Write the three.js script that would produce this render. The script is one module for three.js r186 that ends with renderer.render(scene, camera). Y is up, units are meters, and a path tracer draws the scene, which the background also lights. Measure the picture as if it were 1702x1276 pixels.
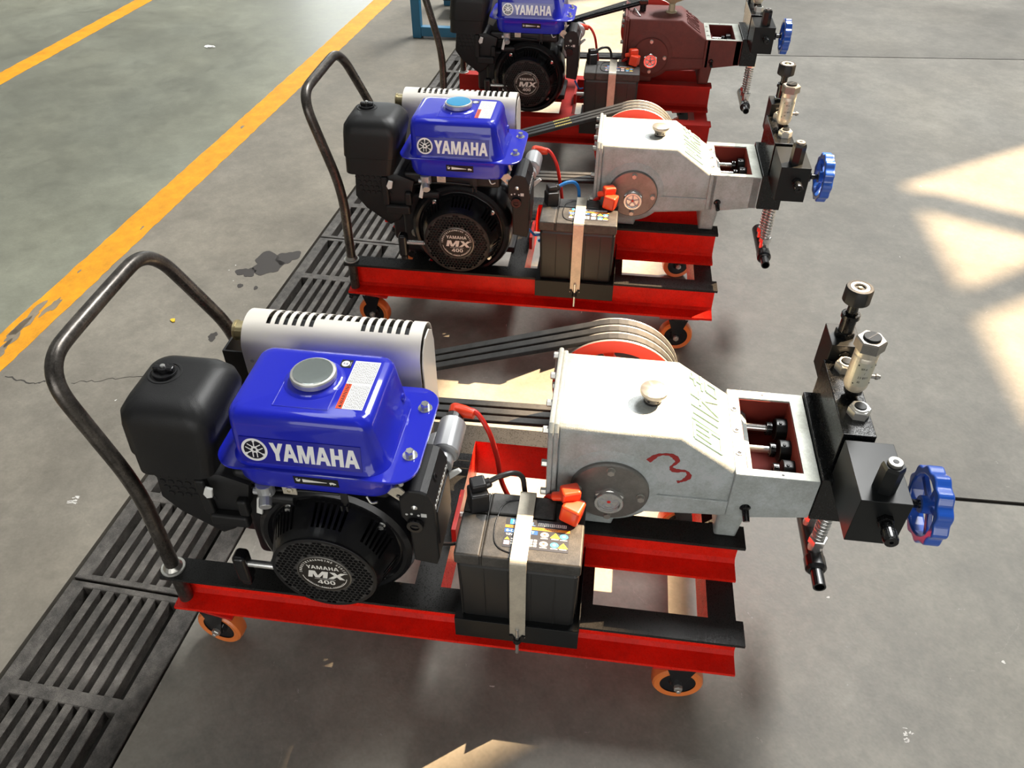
import * as THREE from 'three';
import { RoundedBoxGeometry } from 'three/addons/geometries/RoundedBoxGeometry.js';
import { mergeGeometries, toCreasedNormals } from 'three/addons/utils/BufferGeometryUtils.js';
import { RectAreaLightUniformsLib } from 'three/addons/lights/RectAreaLightUniformsLib.js';

// ---------------------------------------------------------------- camera, sky, sun, large lights, exposure
const scene = new THREE.Scene();
const camera = new THREE.PerspectiveCamera(2 * Math.atan(638 / 1300) * 180 / Math.PI, 1702 / 1276, 0.05, 80);
camera.position.set(0, 1.42, 0);
{ const p = 40.9 * Math.PI / 180, w = 7.6 * Math.PI / 180;
  camera.lookAt(-Math.sin(w) * Math.cos(p), 1.42 - Math.sin(p), -Math.cos(w) * Math.cos(p)); }
camera.updateProjectionMatrix();
scene.background = new THREE.Color(1.5, 1.75, 2.1);
const SUN = new THREE.Vector3(0.70, 1, -0.50);
const sun = new THREE.DirectionalLight(new THREE.Color(1, 0.71, 0.42), 28);
sun.position.copy(SUN.clone().multiplyScalar(16)).add(new THREE.Vector3(-0.3, 0.3, -1.6));
sun.target.position.set(-0.3, 0.3, -1.6);
sun.castShadow = true; sun.shadow.mapSize.set(4096, 4096);
Object.assign(sun.shadow.camera, { left: -5, right: 5, top: 5, bottom: -5, near: 0.5, far: 40 });
sun.shadow.radius = 1; sun.shadow.bias = -0.0004;
scene.add(sun, sun.target);
RectAreaLightUniformsLib.init();
// added fill out of view: roof strips, a front-wall sheet and an inferred back window: each is a glowing panel (built with the hall) and a light just in front of it
const FILL_PANELS = [
  { at: [4.6, 15.85, -13], w: 4.4, d: 12, look: [4.6, 0, -13], power: 38, tint: [0.99, 0.99, 0.97] },
  { at: [-5.5, 15.85, -6], w: 1.6, d: 14, look: [-5.5, 0, -6], power: 5, tint: [0.97, 1, 0.98] },
  { at: [1.5, 15.85, 5.2], w: 7, d: 1.6, look: [1.5, 0, 5.2], power: 0.9, tint: [1, 0.99, 0.96] },
  { at: [0.5, 2.6, 7.9], w: 9, d: 4.4, look: [0.5, 2.6, 0], power: 2.1, tint: [1, 0.99, 0.97] },
  { at: [-6.3, 4.6, -21.9], w: 4.6, d: 3.6, look: [-6.3, 4.6, 0], power: 5, tint: [0.95, 1, 1] },
];
const renderer = new THREE.WebGLRenderer({ antialias: true });
renderer.toneMapping = THREE.LinearToneMapping;
renderer.toneMappingExposure = 1.0;
renderer.shadowMap.enabled = true;

// ---------------------------------------------------------------- noise, textures, materials
let seed = 7;
const rnd = () => { seed = (seed + 0x6d2b79f5) | 0; let t = Math.imul(seed ^ (seed >>> 15), 1 | seed); t = (t + Math.imul(t ^ (t >>> 7), 61 | t)) ^ t; return ((t ^ (t >>> 14)) >>> 0) / 4294967296; };
const lerp = (a, b, t) => a + (b - a) * t, clamp = (x, a, b) => Math.min(b, Math.max(a, x));
function lattice(n) { const a = new Float32Array(n * n); for (let i = 0; i < n * n; i++) a[i] = rnd(); return a; }
function valueNoise(S, cells) {                     // tileable S x S
  const L = lattice(cells), o = new Float32Array(S * S);
  for (let y = 0; y < S; y++) { const fy = y / S * cells, y0 = Math.floor(fy), ty = fy - y0, sy = ty * ty * (3 - 2 * ty), ya = y0 % cells, yb = (y0 + 1) % cells;
    for (let x = 0; x < S; x++) { const fx = x / S * cells, x0 = Math.floor(fx), tx = fx - x0, sx = tx * tx * (3 - 2 * tx), xa = x0 % cells, xb = (x0 + 1) % cells;
      o[y * S + x] = lerp(lerp(L[ya * cells + xa], L[ya * cells + xb], sx), lerp(L[yb * cells + xa], L[yb * cells + xb], sx), sy); } }
  return o;
}
function fbm(S, octaves) { const o = new Float32Array(S * S); for (const [c, a] of octaves) { const n = valueNoise(S, c); for (let i = 0; i < o.length; i++) o[i] += (n[i] - 0.5) * a; } return o; }
function dataTex(S, f, srgb, repeat) {
  const d = new Uint8Array(S * S * 4);
  for (let i = 0; i < S * S; i++) { const c = f(i); for (let k = 0; k < 3; k++) d[i * 4 + k] = clamp(Math.round(c[k] * 255), 0, 255); d[i * 4 + 3] = 255; }
  const t = new THREE.DataTexture(d, S, S); t.wrapS = t.wrapT = THREE.RepeatWrapping; t.magFilter = THREE.LinearFilter; t.minFilter = THREE.LinearMipmapLinearFilter; t.generateMipmaps = true;
  if (srgb) t.colorSpace = THREE.SRGBColorSpace; t.repeat.set(repeat, repeat); t.needsUpdate = true; return t;
}
const g3 = (v) => [v, v, v];
// concrete: broad clouds, trowel marks, fine grit, pale scuffs
const S = 2048, cA = fbm(S, [[3, 0.2], [7, 0.26], [17, 0.24], [41, 0.2], [97, 0.17], [230, 0.13], [601, 0.1]]);
const cB = fbm(S, [[3, 0.5], [11, 0.5]]), cG = fbm(S, [[487, 0.5], [1024, 0.6]]);
const scuff = new Float32Array(S * S);
for (let k = 0; k < 900; k++) { let x = rnd() * S, y = rnd() * S, a = rnd() * 6.28; const n = rnd() < 0.8 ? 2 + rnd() * 9 : 20 + rnd() * 90, s = n < 12 ? rnd() * 0.7 : rnd() * 0.25;
  for (let i = 0; i < n; i++) { a += (rnd() - 0.5) * 0.35; x += Math.cos(a); y += Math.sin(a); if (rnd() < 0.6) scuff[((y | 0) & 2047) * S + ((x | 0) & 2047)] = s * (0.5 + rnd() * 0.5); } }
const concreteMap = dataTex(S, (i) => { const v = 0.81 + cA[i] * 0.34 + cG[i] * 0.05 + scuff[i] * 0.5, w = cB[i]; return [v * (1.0 + 0.02 * w), v * 0.985, v * (0.945 - 0.03 * w)]; }, true, 1 / 3.1);
const concreteRough = dataTex(S, (i) => g3(0.66 + cA[i] * 0.35 + cG[i] * 0.08), false, 1 / 3.1);
const concreteBump = dataTex(S, (i) => g3(0.5 + cA[i] * 0.5 + cG[i] * 0.2), false, 1 / 3.1);
const grimeN = fbm(512, [[3, 0.35], [8, 0.35], [24, 0.3], [90, 0.2], [256, 0.2]]);
const grimeMap = dataTex(512, (i) => g3(0.93 + grimeN[i] * 0.22), true, 1 / 0.4);
const grimeStrong = dataTex(512, (i) => { const v = 0.80 + grimeN[i] * 0.75; return [v, v * 0.985, v * 0.96]; }, true, 1 / 0.25);
const grimeRough = dataTex(512, (i) => g3(0.75 + grimeN[i] * 0.6), false, 1 / 0.3);
const speckN = fbm(512, [[160, 0.7], [256, 0.8]]);
const speckRough = dataTex(512, (i) => g3(0.55 + speckN[i] * 0.8 + grimeN[i] * 0.3), false, 1 / 0.22);
const speckMap = dataTex(512, (i) => g3(0.72 + speckN[i] * 0.5 + grimeN[i] * 0.2), true, 1 / 0.22);
const castBump = dataTex(512, (i) => g3(0.5 + speckN[i] * 0.5 + grimeN[i] * 0.5), false, 1 / 0.12);
const pumpMap = dataTex(512, (i) => { const v = 0.93 + grimeN[i] * 0.3 + speckN[i] * 0.04; return [v * (0.985), v, v * (0.985 + grimeN[i] * 0.05)]; }, true, 1 / 0.35);
const mat = (hex, roughness, o = {}) => { const m = new THREE.MeshPhysicalMaterial({ roughness, ...o }); if (Array.isArray(hex)) m.color.setRGB(...hex); else m.color.set(hex); return m; };
const M = {
  concrete: mat([0.40, 0.39, 0.37], 1, { map: concreteMap, roughnessMap: concreteRough, bumpMap: concreteBump, bumpScale: 0.0012, vertexColors: true, specularIntensity: 0.6 }),
  walk: mat([0.315, 0.295, 0.265], 1, { map: concreteMap, roughnessMap: concreteRough, bumpMap: concreteBump, bumpScale: 0.0012, vertexColors: true, specularIntensity: 0.6 }),
  slabMidDimmed: mat([0.325, 0.318, 0.305], 1, { map: concreteMap, roughnessMap: concreteRough, bumpMap: concreteBump, bumpScale: 0.0012, vertexColors: true, specularIntensity: 0.5 }), slabFarDimmed: mat([0.26, 0.256, 0.248], 1, { map: concreteMap, roughnessMap: concreteRough, bumpMap: concreteBump, bumpScale: 0.0012, vertexColors: true, specularIntensity: 0.4 }), dimmingGlass: mat([0.9, 0.9, 0.9], 0.02, { transmission: 1, thickness: 0 }),  // slabs darkened to offset strong light farther off; glass tint weakens the sun
  aisle: mat([0.30, 0.315, 0.265], 0.62, { map: concreteMap, roughnessMap: concreteRough, bumpMap: concreteBump, bumpScale: 0.0008, vertexColors: true, clearcoat: 0.35, clearcoatRoughness: 0.28 }),
  yellow: mat([0.88, 0.365, 0.006], 0.55, { map: grimeMap, bumpMap: castBump, bumpScale: 0.0003 }),
  stain: mat([0.04, 0.034, 0.03], 0.55), crack: mat([0.05, 0.045, 0.04], 0.9), scuffed: mat([0.62, 0.6, 0.56], 0.8), worn: mat([0.33, 0.28, 0.22], 0.75, { map: concreteMap }),
  iron: mat([0.15, 0.14, 0.13], 0.75, { map: grimeStrong, roughnessMap: grimeRough, bumpMap: castBump, bumpScale: 0.0012, metalness: 0.1 }),
  pit: mat([0.05, 0.047, 0.042], 0.95), wall: mat([0.16, 0.16, 0.155], 0.9), roof: mat([0.12, 0.125, 0.13], 0.8), steelPaint: mat([0.2, 0.22, 0.24], 0.6),
  frame: mat([1, 1, 1], 0.75, { vertexColors: true, map: grimeMap, roughnessMap: speckRough, specularIntensity: 0.5 }),
  frameShaded: mat([0.55, 0.6, 0.6], 0.6, { vertexColors: true, map: grimeMap, specularIntensity: 0.6 }),  // same red darkened in its colour for the shade on the farthest cart
  red: mat([0.62, 0.012, 0.006], 0.42, { map: grimeMap, clearcoat: 0.3, clearcoatRoughness: 0.3 }), blackPaint: mat([0.03, 0.029, 0.028], 0.42, { map: speckMap }),
  pipe: mat([0.165, 0.152, 0.142], 0.42, { metalness: 0.65, map: grimeStrong, roughnessMap: grimeRough }),
  zinc: mat([0.6, 0.59, 0.55], 0.36, { metalness: 0.7 }), chrome: mat([0.75, 0.75, 0.73], 0.2, { metalness: 0.85 }), bolt: mat([0.5, 0.49, 0.45], 0.35, { metalness: 0.85 }),
  stainless: mat([0.74, 0.68, 0.56], 0.42, { metalness: 0.55, map: grimeMap }), brass: mat([0.5, 0.42, 0.24], 0.35, { metalness: 0.8 }), machined: mat([0.36, 0.345, 0.32], 0.42, { metalness: 0.75, map: grimeMap }),
  dullSteel: mat([0.30, 0.29, 0.27], 0.42, { metalness: 0.8, map: grimeMap }), aluminium: mat([0.48, 0.49, 0.5], 0.42, { metalness: 0.6 }),
  orange: mat([0.86, 0.22, 0.045], 0.38, { clearcoat: 0.4, clearcoatRoughness: 0.3 }), casterBlack: mat([0.012, 0.012, 0.014], 0.22),
  blue: mat([0.011, 0.018, 0.46], 0.35, { specularIntensity: 0.4, clearcoat: 0.8, clearcoatRoughness: 0.06 }), plastic: mat([0.011, 0.011, 0.0115], 0.48, { specularIntensity: 0.7, bumpMap: castBump, bumpScale: 0.0002 }), glossBlack: mat([0.009, 0.009, 0.010], 0.27),
  grille: mat([0.035, 0.034, 0.033], 0.55), engineBlack: mat([0.006, 0.006, 0.007], 0.5), shield: mat([0.82, 0.77, 0.69], 0.42, { metalness: 0.25 }), white: mat([0.75, 0.75, 0.72], 0.5), silverPrint: mat([0.62, 0.62, 0.60], 0.4),
  capTop: mat([0.52, 0.58, 0.56], 0.22, { metalness: 0.85, clearcoat: 0.5 }), capFilm: mat([0.03, 0.33, 0.62], 0.15, { clearcoat: 1, clearcoatRoughness: 0.05 }),
  pump: mat([0.455, 0.475, 0.485], 0.5, { map: pumpMap, bumpMap: castBump, bumpScale: 0.0005, clearcoat: 0.15, clearcoatRoughness: 0.35 }),
  pumpGreen: mat([0.44, 0.62, 0.53], 0.5, { map: pumpMap }), milled: mat([0.46, 0.46, 0.43], 0.48, { metalness: 0.45, map: pumpMap }), primer: mat([0.155, 0.03, 0.022], 0.62, { map: grimeMap, bumpMap: castBump, bumpScale: 0.0006 }),
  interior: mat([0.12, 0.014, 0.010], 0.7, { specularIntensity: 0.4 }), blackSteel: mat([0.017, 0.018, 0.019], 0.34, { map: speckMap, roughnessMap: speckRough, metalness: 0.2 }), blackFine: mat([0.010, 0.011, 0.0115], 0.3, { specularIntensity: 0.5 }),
  wheelBlue: mat([0.012, 0.085, 0.46], 0.28, { clearcoat: 0.8, clearcoatRoughness: 0.12 }), brushRed: mat([0.30, 0.02, 0.018], 0.7), pulleyRed: mat([0.66, 0.03, 0.012], 0.45), groove: mat([0.55, 0.50, 0.44], 0.4, { metalness: 0.55 }),
  belt: mat([0.035, 0.034, 0.033], 0.6, { map: grimeStrong }), beltPrint: mat([0.62, 0.45, 0.08], 0.6), batteryLid: mat([0.075, 0.073, 0.07], 0.48, { map: grimeStrong, bumpMap: castBump, bumpScale: 0.0002 }), batteryCase: mat([0.016, 0.016, 0.016], 0.4),
  rubberRed: mat([0.85, 0.055, 0.012], 0.35, { clearcoat: 0.3, clearcoatRoughness: 0.25 }), rubberBlack: mat([0.02, 0.02, 0.021], 0.3), cableRed: mat([0.7, 0.025, 0.015], 0.4), cableBlack: mat([0.03, 0.03, 0.03], 0.4), cableBlue: mat([0.02, 0.2, 0.6], 0.4),
  glass: mat([0.08, 0.06, 0.05], 0.08, { clearcoat: 1 }), blueSteel: mat([0.012, 0.13, 0.24], 0.45), tan: mat([0.5, 0.42, 0.27], 0.5), paper: mat([0.85, 0.85, 0.82], 0.8), yellowScrap: mat([0.75, 0.5, 0.03], 0.7), signalRed: mat([0.7, 0.02, 0.01], 0.4),
};
M.panel = FILL_PANELS.map((p) => mat([0.8, 0.8, 0.8], 0.6, { emissive: new THREE.Color(...p.tint), emissiveIntensity: Math.min(p.power * 0.22, 6) }));

// ---------------------------------------------------------------- geometry helpers (all in the frame of the first cart, metres)
const v3 = (x, y, z) => new THREE.Vector3(x, y, z), PI = Math.PI;
const flat = (g) => { g = g.index ? g.toNonIndexed() : g; for (const k of Object.keys(g.attributes)) if (!['position', 'normal', 'uv', 'color'].includes(k)) g.deleteAttribute(k); return g; };
function box(x0, x1, y0, y1, z0, z1, r = 0.002, seg = 1) {
  const w = x1 - x0, h = y1 - y0, d = z1 - z0, rr = Math.min(r, w / 2.02, h / 2.02, d / 2.02);
  return flat(rr > 0.0002 ? new RoundedBoxGeometry(w, h, d, seg, rr) : new THREE.BoxGeometry(w, h, d)).translate((x0 + x1) / 2, (y0 + y1) / 2, (z0 + z1) / 2);
}
const Q = new THREE.Quaternion(), Y = v3(0, 1, 0);
const AX = { x: v3(1, 0, 0), y: v3(0, 1, 0), z: v3(0, 0, 1), '-x': v3(-1, 0, 0), '-y': v3(0, -1, 0), '-z': v3(0, 0, -1) };
function along(g, at, dir) { const d = typeof dir === 'string' ? AX[dir] : dir.clone().normalize(); return g.applyQuaternion(Q.setFromUnitVectors(Y, d)).translate(...(at.toArray ? at.toArray() : at)); }
// profile: [radius, distance along the axis] pairs
function lathe(profile, at, dir, seg = 28, crease = 0.55) { return along(toCreasedNormals(flat(new THREE.LatheGeometry(profile.map(([r, h]) => new THREE.Vector2(Math.max(r, 0), h)), seg)), crease), at, dir); }
function cyl(r, h, at, dir, seg = 20, ch = 0.0008) { const c = Math.min(ch, r * 0.3, h * 0.3); return lathe([[0, 0], [r - c, 0], [r, c], [r, h - c], [r - c, h], [0, h]], at, dir, seg); }
function hex(r, h, at, dir, turn = 0) { const g = flat(new THREE.LatheGeometry([[0, 0], [r, 0], [r, h * 0.88], [r * 0.9, h], [0, h]].map(([a, b]) => new THREE.Vector2(a, b)), 6)).rotateY(turn); return along(toCreasedNormals(g, 0.1), at, dir); }
function ring(r0, r1, h, at, dir, seg = 32) { const c = Math.min(0.0008, h * 0.3); return lathe([[r0, 0], [r1 - c, 0], [r1, c], [r1, h - c], [r1 - c, h], [r0, h], [r0, 0]], at, dir, seg); }
function tube(pts, r, seg = 8, smooth = true, n = pts.length * 8) {
  const P = pts.map((p) => (p.isVector3 ? p : v3(...p)));
  const c = smooth ? new THREE.CatmullRomCurve3(P, false, 'centripetal') : (() => { const k = new THREE.CurvePath(); for (let i = 0; i + 1 < P.length; i++) k.add(new THREE.LineCurve3(P[i], P[i + 1])); return k; })();
  return flat(new THREE.TubeGeometry(c, n, r, seg, false));
}
function bent(pts, f, n = 8) {                       // a polyline with its corners rounded by length f
  const P = pts.map((p) => v3(...p)), o = [P[0]];
  for (let i = 1; i + 1 < P.length; i++) { const a = P[i].clone().add(P[i - 1].clone().sub(P[i]).setLength(f)), b = P[i].clone().add(P[i + 1].clone().sub(P[i]).setLength(f)); o.push(...new THREE.QuadraticBezierCurve3(a, P[i], b).getPoints(n)); }
  return [...o, P[P.length - 1]];
}
function shape(pts) { const s = new THREE.Shape(); pts.forEach(([x, y], i) => (i ? s.lineTo(x, y) : s.moveTo(x, y))); s.closePath(); return s; }
// polygon in x,y pushed from z0 to z1
function plateZ(pts, z0, z1, bevel = 0, holes = [], seg = 2) { const s = pts instanceof THREE.Shape ? pts : shape(pts); s.holes.push(...holes); const g = flat(new THREE.ExtrudeGeometry(s, { depth: z1 - z0 - 2 * bevel, bevelEnabled: bevel > 0, bevelThickness: bevel, bevelSize: bevel, bevelOffset: -bevel, bevelSegments: seg, curveSegments: 10 })).translate(0, 0, z0 + bevel); return bevel > 0.003 ? toCreasedNormals(g, 0.7) : g; }
// polygon in z,y pushed from x0 to x1; polygon in x,z pushed from y0 to y1
const plateX = (pts, x0, x1, bevel = 0, holes = []) => plateZ(pts.map(([z, y]) => [-z, y]), x0, x1, bevel, holes).rotateY(PI / 2);
const plateY = (pts, y0, y1, bevel = 0, holes = []) => plateZ(pts.map ? pts.map(([x, z]) => [x, -z]) : pts, y0, y1, bevel, holes).rotateX(-PI / 2);
function circle(x, y, r, n = 20) { const p = new THREE.Path(); p.absarc(x, y, r, 0, PI * 2, true); return p; }
function slot(x0, x1, y0, y1, r) { const p = new THREE.Path(); p.moveTo(x0 + r, y0); p.lineTo(x0 + r, y0); p.absarc(x0 + r, y1 - r, r, PI, PI / 2, true); p.absarc(x1 - r, y1 - r, r, PI / 2, 0, true); p.absarc(x1 - r, y0 + r, r, 0, -PI / 2, true); p.absarc(x0 + r, y0 + r, r, -PI / 2, -PI, true); return p; }
function tris(list) { const g = new THREE.BufferGeometry(); g.setAttribute('position', new THREE.Float32BufferAttribute(list.flatMap((p) => [p.x, p.y, p.z]), 3)); g.computeVertexNormals(); g.setAttribute('uv', new THREE.Float32BufferAttribute(new Float32Array(list.length * 2), 2)); return g; }
// sheet of thickness with holes: P(u, v, s) with s = 0 inside and 1 outside
function gridShell(us, vs, P, keep, crease = 0.6) {
  const L = [], n = us.length - 1, m = vs.length - 1, K = (i, j) => i >= 0 && j >= 0 && i < n && j < m && keep(i, j), quad = (a, b, c, d) => L.push(a, b, c, a, c, d);
  for (let i = 0; i < n; i++) for (let j = 0; j < m; j++) if (K(i, j)) {
    const q = (s) => [P(us[i], vs[j], s), P(us[i + 1], vs[j], s), P(us[i + 1], vs[j + 1], s), P(us[i], vs[j + 1], s)], o = q(1), k = q(0);
    quad(o[0], o[1], o[2], o[3]); quad(k[3], k[2], k[1], k[0]);
    [[0, 1, i, j - 1], [1, 2, i + 1, j], [2, 3, i, j + 1], [3, 0, i - 1, j]].forEach(([a, b, ii, jj]) => { if (!K(ii, jj)) quad(o[b], o[a], k[a], k[b]); });
  }
  return toCreasedNormals(tris(L), crease);
}
// rounded-rectangle rings [y, x0, x1, z0, z1, r] skinned into a closed body
function loft(rings, n = 6, crease = 0.5) {
  const R = rings.map(([y, x0, x1, z0, z1, r]) => { const o = []; [[x1 - r, z1 - r, 0], [x0 + r, z1 - r, 1], [x0 + r, z0 + r, 2], [x1 - r, z0 + r, 3]].forEach(([cx, cz, k]) => { for (let i = 0; i <= n; i++) { const a = (k + i / n) * PI / 2; o.push(v3(cx + Math.cos(a) * r, y, cz + Math.sin(a) * r)); } }); return o; });
  const L = [], N = R[0].length;
  for (let k = 0; k + 1 < R.length; k++) for (let i = 0; i < N; i++) { const j = (i + 1) % N; L.push(R[k][i], R[k + 1][i], R[k + 1][j], R[k][i], R[k + 1][j], R[k][j]); }
  for (const [ringPts, up] of [[R[0], 0], [R[R.length - 1], 1]]) { const c = v3(0, 0, 0); ringPts.forEach((p) => c.add(p)); c.multiplyScalar(1 / N); for (let i = 0; i < N; i++) { const a = ringPts[i], b = ringPts[(i + 1) % N]; up ? L.push(c, b, a) : L.push(c, a, b); } }
  return toCreasedNormals(tris(L), crease);
}
function boxUV(g) {                                   // metres, by the main direction of each triangle
  const p = g.attributes.position, uv = new Float32Array(p.count * 2), a = v3(), b = v3(), c = v3();
  for (let i = 0; i < p.count; i += 3) { a.fromBufferAttribute(p, i); b.fromBufferAttribute(p, i + 1).sub(a); c.fromBufferAttribute(p, i + 2).sub(a); b.cross(c);
    const x = Math.abs(b.x), y = Math.abs(b.y), z = Math.abs(b.z), [s, t] = y >= x && y >= z ? [0, 2] : x >= z ? [2, 1] : [0, 1];
    for (let k = 0; k < 3; k++) { uv[(i + k) * 2] = p.getComponent(i + k, s); uv[(i + k) * 2 + 1] = p.getComponent(i + k, t); } }
  g.setAttribute('uv', new THREE.BufferAttribute(uv, 2)); return g;
}
// ---------------------------------------------------------------- things and parts
const taken = {}, bases = new WeakMap();
const numbered = (n) => { const k = taken[n] = (taken[n] ?? -1) + 1; return k ? n + '_' + String(k).padStart(3, '0') : n; };
function thing(name, base, label, category, group) {
  const o = new THREE.Group(); o.name = numbered(name); scene.add(o); o.position.set(...base); bases.set(o, base);
  o.userData = { label, category }; if (group) o.userData.group = group; return o;
}
function finish(list, base, keepUV) {
  const gs = (Array.isArray(list) ? list : [list]).map((g) => flat(g)); const g = gs.length > 1 ? mergeGeometries(gs, false) : gs[0];
  if (!keepUV) boxUV(g); if (base) g.translate(-base[0], -base[1], -base[2]); return g;
}
function part(parent, name, list, m, o = {}) {
  const base = bases.get(parent), mesh = new THREE.Mesh(finish(list, base, o.keepUV), m);
  mesh.name = name; mesh.castShadow = mesh.receiveShadow = true; bases.set(mesh, base); if (o.label) mesh.userData.label = o.label; parent.add(mesh); return mesh;
}
function struct(name, list, m, parent, keepUV) {
  const mesh = new THREE.Mesh(finish(list, null, keepUV), m); mesh.castShadow = mesh.receiveShadow = true; mesh.name = name; (parent ?? scene).add(mesh);
  if (!parent) mesh.userData.kind = 'structure'; return mesh;
}
function copy(root, off, label) { const c = root.clone(); c.name = numbered(root.name.replace(/_\d{3}$/, '')); c.position.add(v3(...off)); c.userData = { ...root.userData, label }; scene.add(c); return c; }
function recolor(root, f) { root.traverse((o) => { if (o.isMesh) { const m = f(o); if (m) o.material = m; } }); }
function canvasMat(w, h, draw, o = {}) {
  const c = document.createElement('canvas'); c.width = w; c.height = h; draw(c.getContext('2d'), w, h);
  const t = new THREE.CanvasTexture(c); t.colorSpace = THREE.SRGBColorSpace; t.anisotropy = 8; return new THREE.MeshPhysicalMaterial({ map: t, roughness: o.roughness ?? 0.4, ...o });
}
// a printed sheet 0.3 mm thick laid on a quad a (lower left), b (lower right), c (upper right), d (upper left)
function sheet(a, b, c, d, t = 0.0004) {
  const [A, B, C, D] = [a, b, c, d].map((p) => v3(...p)), n = B.clone().sub(A).cross(D.clone().sub(A)).setLength(t), up = [A, B, C, D].map((p) => p.clone().add(n)), uvq = [[0, 0], [1, 0], [1, 1], [0, 1]], L = [], U = [];
  const q = (p, w) => { for (const k of [0, 1, 2, 0, 2, 3]) { L.push(p[k]); U.push(...w[k]); } };
  q(up, uvq); [[0, 1], [1, 2], [2, 3], [3, 0]].forEach(([i, j]) => q([[A, B, C, D][i], [A, B, C, D][j], up[j], up[i]], [uvq[i], uvq[j], uvq[j], uvq[i]]));
  const g = tris(L); g.setAttribute('uv', new THREE.Float32BufferAttribute(U, 2)); return g;
}
// ---------------------------------------------------------------- the hall
function wallWith(name, axis, at, thick, s0, s1, top, openings) {   // a wall along z (axis 'x') or along x (axis 'z') with rectangular openings [s0, s1, h0, h1]
  const ss = [...new Set([s0, s1, ...openings.flatMap((o) => [o[0], o[1]])])].sort((a, b) => a - b), hs = [...new Set([0, top, ...openings.flatMap((o) => [o[2], o[3]])])].sort((a, b) => a - b), L = [];
  for (let i = 0; i + 1 < ss.length; i++) for (let j = 0; j + 1 < hs.length; j++) {
    const s = (ss[i] + ss[i + 1]) / 2, h = (hs[j] + hs[j + 1]) / 2; if (openings.some((o) => s > o[0] && s < o[1] && h > o[2] && h < o[3])) continue;
    L.push(axis === 'x' ? box(at, at + thick, hs[j], hs[j + 1], ss[i], ss[i + 1], 0) : box(ss[i], ss[i + 1], hs[j], hs[j + 1], at, at + thick, 0));
  }
  return struct(name, L, M.wall);
}
const WIN = [[-7.5, -5.69, 9.71, 10.87], [-10.7, -8.75, 9.71, 10.87], [-7.33, -5.75, 5.7, 8.62]];
wallWith('wall_right', 'x', 7, 0.2, -22.4, 8.4, 16.1, WIN);
wallWith('wall_left', 'x', -9.2, 0.2, -22.4, 8.4, 16.1, []);
wallWith('wall_back', 'z', -22.4, 0.2, -9, 7, 16.1, []);
wallWith('wall_front', 'z', 8.2, 0.2, -9, 7, 16.1, []);
struct('ceiling', box(-9.2, 7.2, 16.1, 16.3, -22.4, 8.4, 0), M.roof);
WIN.forEach(([a, b, h0, h1], i) => {
  const L = [box(7.02, 7.08, h0, h0 + 0.06, a, b), box(7.02, 7.08, h1 - 0.06, h1, a, b), box(7.02, 7.08, h0, h1, a, a + 0.06), box(7.02, 7.08, h0, h1, b - 0.06, b)];
  if (i === 2) { L.push(box(7.0, 7.1, h0, h1, -6.45, -6.35)); const brace = box(7.0, 7.1, -0.06, 0.06, -0.42, 0.5).rotateX(0.868).translate(0, 8.05, -6.81); L.push(brace); }
  const win = struct('window_' + (i + 1), L, M.steelPaint); if (i === 2) struct('dimming_pane', box(7.046, 7.05, h0, h1, a, b, 0), M.dimmingGlass, win);  // tinted glass added out of view to dim the sun patch on the right
});
FILL_PANELS.forEach((p, i) => {
  const onWall = i > 2, front = i === 3, g = front ? box(p.at[0] - p.w / 2, p.at[0] + p.w / 2, p.at[1] - p.d / 2, p.at[1] + p.d / 2, 8.1, 8.15, 0.005) : onWall ? box(p.at[0] - p.w / 2, p.at[0] + p.w / 2, p.at[1] - p.d / 2, p.at[1] + p.d / 2, -22.17, -22.12, 0.005) : box(p.at[0] - p.w / 2, p.at[0] + p.w / 2, 16.0, 16.06, p.at[2] - p.d / 2, p.at[2] + p.d / 2, 0.005);
  struct('window_' + (i + 4), g, M.panel[i]);  // fill panels added out of view; only the back-wall one follows from floor glare
  const l = new THREE.RectAreaLight(new THREE.Color(...p.tint), p.power, p.w, p.d); l.position.set(...p.at); l.lookAt(...p.look); scene.add(l);
});
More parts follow.
